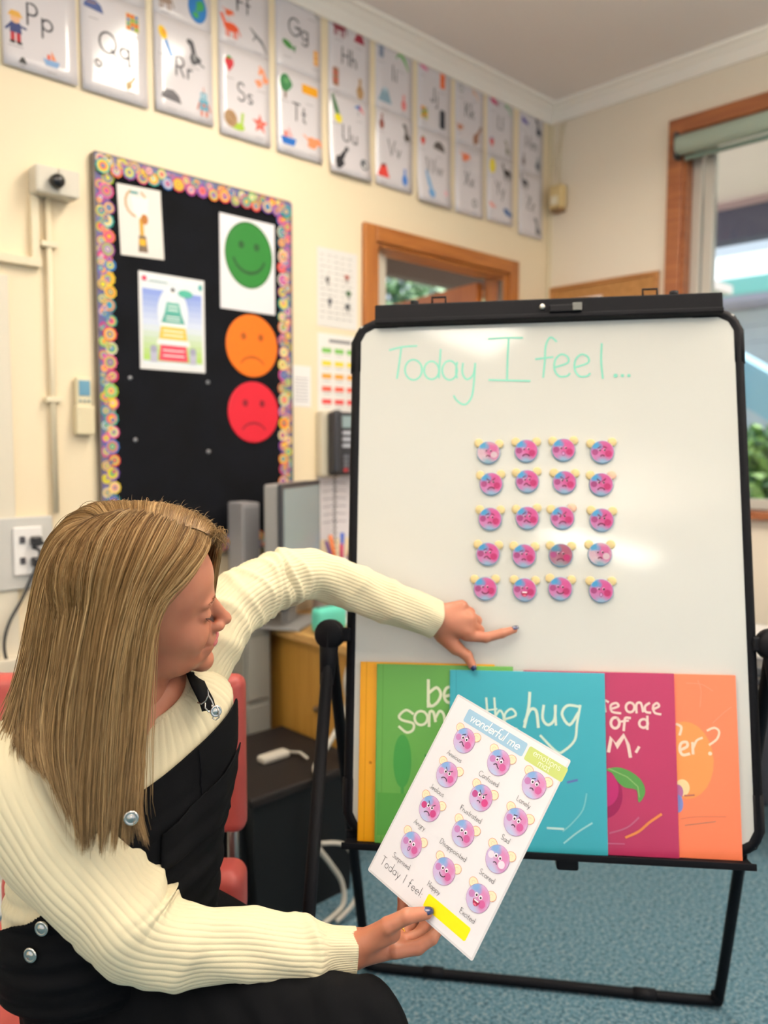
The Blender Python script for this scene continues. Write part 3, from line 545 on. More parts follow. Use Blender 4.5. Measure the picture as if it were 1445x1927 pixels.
pal = ['#f0cc2a', '#2a9d92', '#6f4aa0', '#e0508a', '#a8c420', '#3a70b8', '#e87838', '#d6d0bc', '#cf3a4c', '#1f7a80', '#f0cc2a', '#8a3f8a']
def rosette(a, x, y, r, q):
    cs = q.sample(pal, 4); a.cnt = getattr(a, 'cnt', 0) + 1; a.z = a.z0 + (a.cnt % 9) * .00045
    n = 10; rot = q.random() * 6
    a.poly([(x + r * (1 + .07 * math.cos(n * (th := 2 * PI * i / 40))) * math.cos(th + rot), y + r * (1 + .07 * math.cos(n * th)) * math.sin(th + rot)) for i in range(40)], cs[0])
    for k, c in ((.78, cs[1]), (.56, cs[2]), (.33, cs[3]), (.16, cs[0])): a.ell(x, y, r * k, None, c, n=16)
def border(x0, y0, x1, y1, inn, seed, off):
    a = Art(.017 + off); a.z0 = .0172 + off; q = random.Random(seed); L = math.hypot(x1 - x0, y1 - y0); d = ((x1 - x0) / L, (y1 - y0) / L); Wd = .052
    n = int(L / .0415); top = []
    for i in range(n + 1):
        for j in range(6):
            u = (i + j / 6) * L / n
            if u > L: break
            top.append((u, Wd * .82 + .012 * abs(math.sin(PI * (i + j / 6)))))
    pts = [(0, 0), (L, 0)] + top[::-1]
    a.poly([(x0 + d[0] * u + inn[0] * v, y0 + d[1] * u + inn[1] * v) for u, v in pts], '#5f5a8a')
    for i in range(int(n * 2.2)): uu = q.uniform(.014, L - .014); vv = q.choice([.010, .02, .03, .038]); rosette(a, x0 + d[0] * uu + inn[0] * vv, y0 + d[1] * uu + inn[1] * vv, q.uniform(.007, .0098), q)
    for i in range(n):
        u = (i + .5) * L / n; a.rect
        for v, r in ((.012, .0155), (.034 + .006 * (i % 2), .0185 if i % 2 else .022)):
            uu = min(max(u + q.uniform(-.004, .004) + (.02 if v < .02 else 0), r), L - r); rosette(a, x0 + d[0] * uu + inn[0] * max(v, r), y0 + d[1] * uu + inn[1] * max(v, r), r, q)
    a.emit('border_strip', nbd)
hw, hh = w_ / 2, h_ / 2
border(-hw, hh, -hw, -hh, (1, 0), 1, 0); border(hw, -hh, hw, hh, (-1, 0), 2, 0); border(hw, hh, -hw, hh, (0, -1), 3, .0048); border(-hw, -hh, hw, -hh, (0, 1), 4, .0048)
for px, py in ((250, 828), (387, 850), (240, 712), (386, 720)):
    p = wa(px, py); part('drawing_pin', MB().lathe([(.007, 0), (.007, .002), (.004, .004)], 12, o=(p[0] - (NX0 + NX1) / 2, p[2] - (NZ0 + NZ1) / 2, .016)), mat('steel_pin', '#8f9196', .35, .8), nbd)
def onboard(px0, py0, px1, py1, off=.02):
    p, q = wa(px0, py0, off), wa(px1, py1, off); return (p[0] + q[0]) / 2, (p[2] + q[2]) / 2, q[0] - p[0], p[2] - q[2]
# trophy sheet
t = sheet('trophy_poster', 'white sheet with a golden trophy, crooked at the notice board top', 'poster', FA(1.238, 2.045, .0195, 2.5), .145, .21, '#ddd9d2', rough=.3)
a = Art(.0011); g = '#c79a3a'
a.stroke(_a(-.012, .055, .036, .04, 120, 420), .006, '#b98e50'); a.poly([(-.03, .075), (.03, .075), (.024, .03), (.008, .005), (-.008, .005), (-.024, .03)], '#f3eee4'); a.rect(-.006, -.04, .008, .012, g); a.ell(.012, .01, .012, .016, '#a86a2a')
a.poly([(-.014, -.09), (.018, -.09), (.014, -.04), (-.01, -.04)], '#6a5a4a'); a.rect(-.01, -.07, .012, -.05, '#d8a82a'); a.rect(-.03, .082, -.005, .09, '#4a8a8a')
a.emit('print', t)
# pyramid poster
x, z, ww, hh2 = 1.342, 1.748, .232, .30
t = sheet('pyramid_poster', 'poster of a stepped learning pyramid on blue and green', 'poster', FA(x, z, .0195), ww, hh2, '#e6e6e6', rough=.25)
a = Art(.0011); a.rect(-.105, -.135, .105, .14, '#dfe6ea')
for i in range(12):
    f_ = i / 11; c0, c1 = ((0x86, 0x9a, 0xd8), (0xd4, 0xdc, 0xec)) if f_ < .5 else ((0xd4, 0xdc, 0xec), (0xa8, 0xcc, 0x6a)); g_ = (f_ * 2) % 1 if f_ < 1 else 1
    a.rect(-.105, .10 - i * .0185 - .0185, .105, .10 - i * .0185, '#%02x%02x%02x' % tuple(int(c0[k] * (1 - g_) + c1[k] * g_) for k in range(3)))
a.ell(0, .03, .055, .085, '#dde4ec'); 
for (y0, y1, x0, x1, c) in ((.03, .065, .022, .03, '#58a596'), (.0, .03, .03, .042, '#4a978a'), (-.012, 0, .04, .045, '#ececec'), (-.052, -.012, .044, .05, '#d8bb4c'), (-.07, -.052, .055, .06, '#e8e8ea'), (-.12, -.07, .046, .052, '#d2455a')):
    a.poly([(-x1, y0), (x1, y0), (x0, y1), (-x0, y1)], c)
    for k in range(2 if y1 - y0 > .02 else 0): a.stroke([(-x0 * .8, y0 + (y1 - y0) * (k + 1) / 3), (x0 * .8, y0 + (y1 - y0) * (k + 1) / 3)], .003, '#ffffff')
for q in (-1, 1): a.rect(q * .07 - .012, -.125, q * .07 + .012, -.09, '#b4b4c8'); a.ell(q * .07, -.085, .012, None, '#9a9ab0')
a.ell(0, .085, .01, .018, '#f0f0f0'); a.ell(0, .105, .007, None, '#555555'); a.ell(.045, .098, .026, .012, '#4faa94'); a.stroke([(-.08, .125), (-.02, .125)], .003, '#8aa4a0'); a.ell(-.098, .13, .008, None, '#c83a5a'); a.ell(.1, .125, .007, .01, '#3a9a9a')
a.emit('print', t)
# smiley sheets
def smile(a, r, fc, ln, mood, hx=1):
    a.ell(0, 0, r * hx, r, fc, n=48)
    for q in (-1, 1): a.ell(q * r * .34 * hx, r * .3, r * .11, r * .12, ln)
    if mood > 0: a.stroke(_a(0, r * .05, r * .72 * hx, r * .62, 200, 340, 20), r * .11, ln, taper=.3)
    else: a.stroke(_a(0, -r * .78, r * .52 * hx, r * .42, 150, 30, 20), r * .08, ln, taper=.3)
t = sheet('smiley_poster', 'white sheet with a green smiling face', 'poster', FA(1.632, 1.975, .0195), .224, .312, '#e4e2e6', rough=.25)
a = Art(.0011); a.ell(.004, .034, .098, .112, '#1d5c22', n=48); z = a.z; s2 = Art(z); smile(s2, .105, '#1f6f28', '#16461b', 1, .88)
s2.v = [(x_ + .004, y_ + .034, z_) for x_, y_, z_ in s2.v]; a.add(s2.v, [], 0); a.v = a.v[:len(a.v) - len(s2.v)]; a.uv = a.uv[:len(a.v)]
off = len(a.v); mm_ = [a.mi_(mt) for mt in s2.mats]; a.v += s2.v; a.uv += s2.uv
for f_, mi in zip(s2.f, s2.mi): a.f.append([i + off for i in f_]); a.mi.append(mm_[mi]); a.sm.append(False)
a.emit('print', t)
def facedisc(name, label, x, z, r, fc, ln):
    t = thing(name, label, 'poster', FA(x, z, .0195)); part('card', MB().lathe([(r, 0), (r, .001)], 48), mat('card_' + fc.strip('#'), fc, .28), t)
    a = Art(.0013); smile(a, r * .98, fc, ln, -1); a.emit('print', t); return t
facedisc('face_disc', 'orange round frowning face card on the notice board', 1.646, 1.703, .107, '#e87218', '#984c14')
facedisc('face_disc', 'red round frowning face card under the orange one', 1.650, 1.475, .106, '#cc1f32', '#7a1020')

# sheets between board and doorway
x, z, ww, hh2 = 2.051, 1.952, .20, .29
t = sheet('instruction_sheet', 'white sheet of small printed figures beside the doorway', 'poster', FA(x, z, .001), ww, hh2, '#e6e2dc', rough=.14)
a = Art(.0011); q = random.Random(3)
for r_ in range(12):
    y = .12 - r_ * .021; 
    for s_ in range(5):
        x0 = -.085 + s_ * .034; a.stroke([(x0, y), (x0 + q.uniform(.012, .026), y)], .0022, '#8a8684')
for x0, y0, c in ((.045, .05, '#b05a4a'), (.055, -.01, '#4a6a4a'), (.05, -.06, '#55585c'), (-.05, .03, '#8a8684'), (-.04, -.05, '#6a6a70')): a.blob(x0, y0, .012, c, seed=int(x0 * 100)); a.stroke([(x0, y0), (x0, y0 - .022)], .005, '#5a5a5c')
a.emit('print', t)
t = sheet('traffic_light_chart', 'white chart of green, yellow, orange and red rows', 'poster', FA(2.058, 1.632, .001), .21, .30, '#ece8e2', rough=.3)
a = Art(.0011); a.rect(-.05, .118, .06, .13, '#77787c')
for i, c in enumerate(('#7ab85a', '#ecd23a', '#eda23a', '#e2604a', '#d84a4a')):
    y = .09 - i * .048
    for k in range(3): a.rect(-.085 + k * .062, y - .012, -.085 + k * .062 + .046, y + .006, c); a.stroke([(-.08 + k * .062, y - .022), (-.045 + k * .062, y - .022)], .002, '#9a9a9a')
a.emit('print', t)
t = sheet('small_notice', 'small white notice with grey lines beside the notice board border', 'poster', FA(1.876, 1.578, .001), .088, .15, '#eeeae6', rough=.3)
a = Art(.0011); [a.stroke([(-.03, .03 - i * .012), (.03, .03 - i * .012)], .003, '#9c9aa4') for i in range(8)]; a.emit('print', t)
t = sheet('handwritten_sheet', 'white sheet of faint handwriting under the wall phone', 'poster', FA(2.045, 1.125, .001), .19, .25, '#e2dee2', rough=.3)
a = Art(.0011); [a.stroke([(-.07, .09 - i * .03), (-.02 + .01 * (i % 3), .094 - i * .03), (.05, .09 - i * .03)], .003, '#8a8490') for i in range(6)]; a.emit('print', t)

# wall phone
t = thing('wall_phone', 'black office phone with a silver display hung on the wall', 'telephone', FA(2.035, 1.372, .001))
part('wall_bracket', MB().box(-.095, .0, -.13, .12, 0, .045, bev=.01), mat('beige_plastic', '#cfc7b2', .5), t)
part('phone_body', MB().box(-.075, .095, -.125, .115, .045, .075, bev=.01), mat('black_phone_plastic', '#23252b', .45), t)
part('handset', MB().box(-.085, -.045, -.115, .12, .075, .105, bev=.012), mat('black_phone_plastic', '#23252b', .45), t)
part('display', MB().box(-.03, .08, .055, .10, .075, .08, bev=.002), mat('phone_display', '#8fa2a4', .2), t)
for i in range(3): part('label_strip', MB().box(-.025, .075, .03 - i * .024, .043 - i * .024, .075, .078), mat('label_paper', '#b9bcc6', .6), t)
for i in range(4):
    for j in range(3): part('key', MB().box(-.02 + j * .03, .0 + j * .03, -.105 + i * .017 - .005, -.093 + i * .017 - .005, .075, .08, bev=.001), mat('phone_key', '#6c6f78', .5) if (i, j) != (0, 0) else mat('red_key', '#b83238', .5), t)
part('coiled_cord', MB().tube([(-.05 + .006 * math.sin(k * 1.3), -.125 - k * .004, .06 + .006 * math.cos(k * 1.3)) for k in range(90)], .0022, 6), mat('black_cord', '#1c1d22', .5), t)

# sensor box, conduits, remote, power panel on the far left
t = thing('sensor_box', 'beige wall box with a round black lens above the conduit', 'sensor', FA(.967, 2.097, .001))
part('housing', MB().box(-.062, .058, -.037, .04, 0, .06, bev=.008), mat('beige_housing', '#cfc8b8', .5), t)
part('cover', MB().box(.0, .06, -.035, .038, .06, .066, bev=.003), mat('beige_housing', '#cfc8b8', .5), t)
part('lens', MB().lathe([(.016, .06), (.02, .066), (.018, .085), (.008, .092), (.001, .093)], 24, o=(-.008, -.002, 0)), mat('black_lens', '#0c0d10', .15), t)
COND = mat('cream_conduit', '#e3d6b8', .5)
tag(part('conduit', MB().tube([(.955, YA - .013, 2.06), (.953, YA - .013, 1.16)], .009, 12), COND, None), 'thin round cream conduit dropping from the sensor box', 'conduit')
t = thing('cable_trunking', 'square cream trunking turning left below the sensor box', 'trunking', (0, 0, 0))
part('vertical_trunk', MB().box(.905, .927, YA - .02, YA, 1.885, 2.06, bev=.002), COND, t); part('horizontal_trunk', MB().box(.3, .93, YA - .024, YA, 1.862, 1.886, bev=.002), COND, t)
for zz in (1.49, 1.93): tag(part('conduit_clip', MB().box(.93, .978, YA - .025, YA, zz - .008, zz + .008, bev=.002), COND, None), 'conduit clip level with the remote control' if zz < 1.6 else 'conduit clip just below the sensor box', 'clip')
t = thing('remote_control', 'beige remote control in a holder with a small blue display', 'remote control', FA(1.043, 1.475, .001))
part('holder', MB().box(-.028, .028, -.085, .0, 0, .03, bev=.004), mat('beige_holder', '#d8ccaa', .5), t); part('body', MB().box(-.024, .024, -.075, .085, .004, .024, bev=.005), mat('remote_beige', '#d9cfae', .5), t)
part('display', MB().box(-.017, .017, .03, .075, .024, .026, bev=.001), mat('blue_display', '#5f8fa8', .25), t); [part('button', MB().lathe([(.004, .024), (.004, .027)], 10, o=((i - 1) * .013, .015, 0)), mat('remote_button', '#8a9a9a', .5), t) for i in range(3)]
t = thing('wall_socket', 'grey wall panel carrying a white double socket', 'power socket', FA(.80, 1.05, .001))
part('back_plate', MB().box(-.25, .14, -.103, .103, 0, .02, bev=.004), mat('grey_plate', '#c4c2bc', .5), t)
part('socket_plate', MB().box(.025, .105, -.062, .075, .02, .03, bev=.003), mat('white_socket', '#eeeae6', .4), t)
for yy in (-.02, .04): part('switch', MB().box(.04, .055, yy - .01, yy + .01, .03, .035, bev=.002), mat('socket_dark', '#3a3a40', .5), t)
for i, yy in enumerate((-.025, .035)):
    p = tag(part('plug', MB().box(.068, .096, yy - .014, yy + .014, .031, .056, bev=.005).tube([(.09, yy, .045), (.105, yy - .01, .05), (.115, yy - .03, .05)], .004, 8), mat('black_plug', '#17181c', .4), None), ['lower black plug in the white socket', 'upper black plug in the white socket'][i], 'plug', 'plugs in the socket'); p.matrix_world = FA(.80, 1.05, .001)
pts = [wa(*q, .03) for q in ((60, 1030), (75, 1040), (60, 1085), (40, 1130), (18, 1170), (8, 1210), (14, 1245), (34, 1262))]
def spl(pts, k=6):
    pts = [np.array(p, float) for p in pts]; o = []
    for i in range(len(pts) - 1):
        p0, p1, p2, p3 = pts[max(i - 1, 0)], pts[i], pts[i + 1], pts[min(i + 2, len(pts) - 1)]
        for j in range(k):
            t = j / k; o.append(.5 * (2 * p1 + (p2 - p0) * t + (2 * p0 - 5 * p1 + 4 * p2 - p3) * t * t + (3 * p1 - p0 - 3 * p2 + p3) * t ** 3))
    return o + [pts[-1]]
tag(part('extension_cable', MB().tube(spl(pts), .0045, 8), mat('black_cord', '#1c1d22', .5), None), 'black power cord looping down from the wall socket', 'cable')
tag(part('skirting_duct', MB().box(-.5, 1.15, YA - .045, YA, .70, .755, bev=.004), mat('duct_cream', '#d9cfbb', .5), None), 'pale horizontal cable duct low on the wall behind her hair', 'duct')
tag(part('lower_wall_panel', MB().box(-1.2, .84, YA - .012, YA, -.0, 1.83, bev=.003), mat('pale_panel', '#dcd3bf', .5), None), 'large pale wall panel at the left edge', 'panel')

# corner sensor and conduits, pin board on the right wall
t = thing('corner_sensor', 'small yellowed sensor high beside the room corner', 'sensor', (XB - .035, YA - .07, 2.555))
part('housing', MB().box(-.025, .025, -.04, .035, -.055, .055, bev=.01), mat('yellowed_plastic', '#d6bd86', .5), t); part('lens', MB().box(-.031, -.024, -.02, .02, -.04, .0, bev=.003), mat('frosted_lens', '#e4dac0', .3), t); part('base', MB().box(-.02, .035, -.03, .03, -.068, -.055, bev=.004), mat('brown_plastic', '#8a6a48', .5), t)  # base strip in a darker brown than the housing
tag(part('corner_cable', MB().tube([(XB - .012, YA - .06, 2.61), (XB - .012, YA - .07, 2.9)], .004, 8).tube([(XB - .012, YA - .085, 2.61), (XB - .01, YA - .03, 2.72), (XB - .012, YA - .09, 2.91)], .003, 8), COND, None), 'thin cream cables rising from the corner sensor', 'cable')
tag(part('corner_conduit', MB().box(XB - .015, XB, YA - .022, YA - .004, 0, 2.91, bev=.002), COND, None), 'slim cream conduit running down the room corner', 'conduit')
pb = thing('pin_board', 'brown cork pin board in a timber frame on the right wall', 'pin board', FB(2.09, 1.68, .001))
part('cork', MB().box(-.27, .27, -.44, .44, 0, .012), mat('cork', '#b5834c', .85, noise=(60, '#9c6c38', .2), bump=(90, .5, .001)), pb)
fr_ = MB().box(-.285, -.265, -.455, .455, 0, .02, bev=.002).box(.265, .285, -.455, .455, 0, .02, bev=.002).box(-.265, .265, .437, .455, 0, .02, bev=.002).box(-.265, .265, -.455, -.437, 0, .02, bev=.002); part('frame', fr_, wood('pin_board_wood', '#a06a35', '#b98048', .4, axis=0), pb)
t = sheet('pinned_leaflet', 'white leaflet with a red and blue heading pinned to the cork', 'poster', FB(2.20, 1.985, .014), .23, .16, '#e6dedb'); a = Art(.0011); a.rect(-.08, .03, .07, .06, '#e0563c'); a.rect(-.1, .02, -.07, .05, '#3a4a9c'); a.rect(.07, .025, .1, .055, '#5a5ab0'); a.emit('print', t)

# ------------------------------------------------------------------ desk corner
D = 1.65; LAM = wood('pine_desk_panel', '#b98a3c', '#a6782e', .5, axis=2)
t = thing('desk', 'pine desk against the wall behind the easel', 'desk')
part('desk_top', MB().box(D - .03, 2.9, 1.84, YA - .01, .715, .745, bev=.005), wood('desk_top_wood', '#c79d5e', '#b88c4c', .4, axis=0), t)
part('side_panel', MB().box(D, D + .02, 1.87, YA - .05, .03, .715), LAM, t); part('side_panel', MB().box(2.84, 2.86, 1.87, YA - .05, .03, .715), LAM, t)
part('front_panel', MB().box(D + .02, 2.84, 1.88, 1.895, .2, .715), LAM, t)
part('panel_knob', MB().lathe([(.01, 0), (.012, .01), (.004, .02)], 12, o=(0, 0, 0)), mat('dark_knob', '#5a4526', .5), t, mw=Matrix.Translation((D, 2.03, .5)) @ Matrix.Rotation(-PI / 2, 4, 'Y'))
t = thing('storage_crate', 'black storage crate on the carpet beside the desk', 'crate', (1.41, 1.985, 0))
BK = mat('black_crate_plastic', '#08090b', .6, spec=.3)
part('body', MB().add([(-.16, -.18, 0), (.18, -.18, 0), (.18, .18, 0), (-.16, .18, 0), (-.19, -.20, .38), (.20, -.20, .38), (.20, .20, .38), (-.19, .20, .38)], [(0, 3, 2, 1), (4, 5, 6, 7), (0, 1, 5, 4), (1, 2, 6, 5), (2, 3, 7, 6), (3, 0, 4, 7)]), BK, t)
part('lid', MB().box(-.205, .215, -.215, .21, .38, .41, bev=.008), mat('dark_brown_lid', '#120d0c', .6, spec=.3), t)
for yy in (-.15, -.05, .05, .15): part('rib', MB().box(-.2, -.17, yy - .008, yy + .008, .05, .36, bev=.003), BK, t)
WH = mat('white_cable', '#b5b0a4', .5)
pts = [(1.60, 1.80, .74), (1.57, 1.80, .66), (1.575, 1.80, .58), (1.52, 1.80, .50), (1.45, 1.795, .432), (1.42, 1.755, .42), (1.395, 1.735, .33), (1.40, 1.735, .24), (1.45, 1.73, .16), (1.49, 1.725, .09), (1.48, 1.71, .03), (1.40, 1.70, .012)]
tag(part('network_cable', MB().tube(spl(pts), .008, 8), WH, None), 'thick white cable hanging from the desk over the black crate', 'cable')
pts = [(1.43, 1.75, .22), (1.50, 1.72, .20), (1.53, 1.70, .12), (1.50, 1.68, .05), (1.43, 1.68, .015)]
tag(part('looped_cable', MB().tube(spl(pts), .007, 8), WH, None), 'white cable loop beside the easel leg above the carpet', 'cable')
t = thing('cable_adapter', 'small white cable adapter lying on the crate lid', 'adapter', (1.42, 1.96, .41)); part('body', MB().box(-.05, .05, -.02, .02, 0, .022, bev=.008), WH, t); part('tail', MB().tube([(.05, 0, .011), (.07, -.04, .015), (.05, -.1, .02)], .004, 8), WH, t)
# monitor
mm = frame((1.70, 2.20, .745), (.86, .51, 0), (0, 0, 1))     # faces the classroom's left
t = thing('monitor', 'grey computer monitor standing on the desk', 'monitor', mm)
GP = mat('grey_monitor_shell', '#8b8a88', .5)
part('shell', MB().box(-.17, .19, .08, .49, -.05, .0, bev=.008), GP, t); part('bezel', MB().box(-.172, .192, .078, .492, 0, .014, bev=.004), mat('dark_bezel', '#2e3238', .4), t)
part('screen', MB().box(-.155, .175, .10, .475, .014, .016), mat('blank_screen', '#93a6ab', .2), t)
part('stand', MB().box(-.03, .04, .01, .1, -.05, -.02, bev=.004), GP, t); part('foot', MB().box(-.11, .12, 0, .012, -.13, .05, bev=.004), GP, t)
t = thing('desk_speaker', 'tall slim grey speaker beside the monitor', 'speaker', (1.55, 2.30, .745)); part('cabinet', MB().box(-.035, .035, -.045, .045, .012, .425, bev=.006), mat('grey_speaker', '#8f8e90', .5), t); part('foot', MB().box(-.05, .045, -.06, .06, 0, .012, bev=.003), mat('grey_foot', '#6d6c6e', .5), t); part('grille', MB().box(-.03, .03, -.05, -.045, .05, .41, bev=.002), mat('grey_grille', '#7c7b7e', .7), t)
t = thing('speaker_stand', 'narrow grey stand under the speaker at the left end of the desk', 'stand', (1.545, 2.30, 0)); part('carcass', MB().box(-.055, .055, -.08, .08, 0, .745, bev=.004), mat('grey_metal_cabinet', '#76756f', .5), t); [part('drawer', MB().box(-.045, .045, -.086, -.08, .05 + i * .23, .26 + i * .23, bev=.003), mat('grey_drawer', '#807f78', .5), t) for i in range(3)]
# clutter on the desk
t = thing('paper_pile', 'untidy pile of white papers on the desk end', 'papers', (1.93, 1.99, .745))
for i in range(5): part('paper', MB().box(-.105, .105, -.148, .148, .001 * i, .001 * i + .0008), mat('white_paper', '#e4dfe0', .6), t, mw=Matrix.Translation((.012 * math.sin(i * 2.1), .012 * math.cos(i * 1.7), 0)) @ Matrix.Rotation(.25 * math.sin(i * 3), 4, 'Z'))
t = thing('teal_pouch', 'teal fabric pouch behind the papers on the desk', 'pouch', (1.71, 2.045, .745)); part('pouch', MB().box(-.06, .06, -.03, .03, 0, .085, bev=.02), mat('teal_fabric', '#5fc4ae', .8), t); part('zip', MB().box(-.05, .05, -.004, .004, .083, .088), mat('dark_zip', '#3a6a60', .5), t)
t = thing('brown_purse', 'brown purse lying on the papers', 'purse', (1.71, 1.925, .745)); part('body', MB().box(-.08, .08, -.035, .035, 0, .03, bev=.012), mat('brown_leather', '#6b5148', .5), t); part('clasp', MB().box(-.01, .01, -.038, -.034, .01, .022), mat('brass', '#b08a3c', .35, .9), t)
t = thing('pen_cup', 'white cup crowded with coloured pens on the desk', 'pen cup', (1.95, 2.26, .845)); part('cup', MB().lathe([(.04, 0), (.045, .1), (.041, .1), (.037, .008)], 20), mat('white_cup', '#e6e2e6', .4), t)
t = thing('drawer_box', 'small white drawer box under the pen cup', 'box', (1.95, 2.26, .745)); part('box', MB().box(-.075, .075, -.08, .08, 0, .1, bev=.004), mat('white_drawer_plastic', '#d8d2d6', .5), t); [part('drawer', MB().box(-.068, .068, -.086, -.08, .008 + i * .046, .048 + i * .046, bev=.002), mat('lilac_drawer', '#c4bccb', .5), t) for i in range(2)]
q = random.Random(9)
for i, (c, nm) in enumerate((('#d8342c', 'red'), ('#2a58c0', 'blue'), ('#3f9a3c', 'green'), ('#5a2a78', 'purple'), ('#e87a3a', 'orange'), ('#c03a5a', 'crimson'), ('#2a2a60', 'navy'), ('#6ab84a', 'lime'))):
    an = i * .8; o = part('marker', MB().tube([(0, 0, .02), (.045 * math.cos(an), .045 * math.sin(an), .17 + .02 * math.sin(i * 2))], .007, 8), mat('marker_' + nm, c, .4), None); o.location = (1.95 + .012 * math.cos(an), 2.26 + .012 * math.sin(an), .845); tag(o, nm + ' marker leaning in the white cup on the desk', 'marker', 'markers in the cup')
t = thing('white_bag', 'crumpled white plastic bag at the back of the desk', 'bag', (2.20, 2.27, .745)); b = MB(); pts = []
for j in range(9):
    for i in range(16):
        th = 2 * PI * i / 15; ph = PI * j / 8; rr_ = .085 * (1 + .18 * math.sin(th * 3 + j) + .1 * math.sin(th * 5 - j * 2)); pts.append((rr_ * math.sin(ph) * math.cos(th), rr_ * math.sin(ph) * math.sin(th), .10 - .10 * math.cos(ph) * (1 + .1 * math.sin(th * 4))))
b.grid(pts, 16, 9); part('bag', b, mat('white_plastic', '#e8e2ea', .35), t); part('knot', MB().box(-.01, .01, -.006, .006, .19, .235, bev=.003), mat('white_plastic', '#e8e2ea', .35), t)

# furniture under the window, right of the easel
t = thing('window_table', 'dark-edged table under the window beside the easel', 'table', (3.02, .95, 0))
part('table_top', MB().box(-.3, .33, -.75, .55, .60, .635, bev=.006), mat('dark_table_laminate', '#4a4c50', .4), t)
for sx_ in (-.26, .29):
    for sy in (-.70, .50): part('leg', MB().box(sx_ - .02, sx_ + .02, sy - .02, sy + .02, 0, .6, bev=.004), wood('table_leg_wood', '#a8672c', '#8a5020', .5, axis=2), t)
t = thing('school_bag', 'dark school bag hanging beneath the table edge', 'bag', (2.69, 1.12, 0)); part('body', MB().box(-.06, .06, -.16, .14, .20, .56, bev=.03), mat('dark_bag_cloth', '#22242c', .8), t); part('strap', MB().tube([(0, -.1, .5), (-.05, -.12, .6), (0, 0, .64), (.0, .08, .6), (0, .08, .5)], .01, 8), mat('dark_bag_cloth', '#22242c', .8), t)
t = thing('paper_tray', 'white paper tray lying on the table under the window', 'tray', (3.0, 1.1, .635)); part('tray', MB().box(-.16, .16, -.22, .22, 0, .012, bev=.003).box(-.16, .16, .21, .22, .012, .05).box(-.16, .16, -.22, -.21, .012, .05).box(.15, .16, -.22, .22, .012, .05), mat('white_tray', '#e2dfdb', .4), t)
# ------------------------------------------------------------------ easel whiteboard
BOO = P(668, 608, 1.0723 * 1.6); BW = np.array([0.62320397, -0.78186191, 0.01757153]); BH = np.array([-0.14776415, -0.13988085, -0.97908074])
BN = -np.cross(BW, BH); BM = frame(BOO, BW, -BH); W_B, H_B = .774, 1.036
def bd(px, py, off=0):
    x = onplane(px, py, BOO + BN * off, BN) - BOO; return float(x @ BW), float(-(x @ BH))
BLK = mat('black_powder_coat', '#090a0f', .6, spec=.12, bump=(300, .1, .0005)); BLKP = mat('black_moulded_plastic', '#0b0c11', .6, spec=.15)
es = thing('easel_whiteboard', 'white easel board in a black frame with Today I feel written in green', 'whiteboard', BM)
part('writing_surface', MB().box(.012, W_B - .012, -H_B + .012, -.008, -.012, 0, bev=.0), mat('white_enamel_board', '#d3d2c9', .09, spec=.5), es)
fr_ = MB(); rr_ = .022
def rrpath(x0, y0, x1, y1, r, z):
    o = []
    for cx, cy, a in ((x1 - r, y1 - r, 0), (x0 + r, y1 - r, 90), (x0 + r, y0 + r, 180), (x1 - r, y0 + r, 270)): o += [(x, y, z) for x, y in _a(cx, cy, r, r, a, a + 90, 6)]
    return o
fr_.tube(rrpath(.006, -H_B + .006, W_B - .006, -.006, .04, -.0095), .0125, 10, closed=True)
part('frame', fr_, BLK, es)
for cx, cy in ((.006, -.006), (W_B - .006, -.006), (.006, -H_B + .006), (W_B - .006, -H_B + .006)):
    sx_, sy = (1 if cx < .3 else -1), (-1 if cy > -.5 else 1)
    part('corner_piece', MB().tube([(cx, cy + sy * .10, -.0125), (cx, cy + sy * .035, -.0125), (cx + sx_ * .012, cy + sy * .012, -.0125), (cx + sx_ * .035, cy, -.0125), (cx + sx_ * .085, cy, -.0125)], .0155, 10), BLKP, es)
cb = part('clamp_bar', MB().box(.045, .737, -.012, .030, -.004, .022, bev=.003).box(.045, .737, -.012, -.002, .02, .026, bev=.002), BLK, es)
part('rivet', MB().lathe([(.006, .022), (.0055, .026), (.002, .028)], 16, o=(bd(1019, 579)[0], bd(1019, 579, .02)[1], 0)), mat('steel_rivet', '#c9c6bb', .3, .9), cb)
x, y = bd(1065, 581, .02); part('latch', MB().box(x - .034, x + .03, y - .009, y + .006, .022, .03, bev=.002), BLKP, cb); part('latch_tab', MB().box(x + .012, x + .03, y - .008, y + .008, .03, .033, bev=.001), mat('grey_tab', '#5a5c58', .5), cb)
for px, py in ((826, 566), (1222, 551)):
    x, y = bd(px, py, .0); part('hook', MB().tube([(x - .014, .026, .004), (x - .014, y + .006, .004), (x + .014, y + .006, .004), (x + .014, .026, .004)], .0026, 8), BLK, es)
for px in (780, 1268):
    x, y = bd(px, 560, 0); part('wing_knob', MB().lathe([(.008, 0), (.009, .012), (.004, .014)], 12, o=(x, 0, .004)), BLKP, es, mw=Matrix.Translation((0, .026, .0)) @ Matrix.Rotation(-PI / 2, 4, 'X') @ Matrix.Translation((0, 0, -.0)))
tr_ = part('tray', MB().box(.0, .750, -H_B - .016, -H_B - .010, -.02, .045, bev=.002).box(.0, .750, -H_B - .016, -H_B - .004, .041, .045, bev=.001).box(.0, .750, -H_B - .016, -H_B + .004, -.02, -.012), BLK, es)
x, y = bd(1066, 1608); part('tray_bracket', MB().box(x - .02, x + .02, -H_B - .04, -H_B - .015, -.02, .02, bev=.004), BLKP, es)
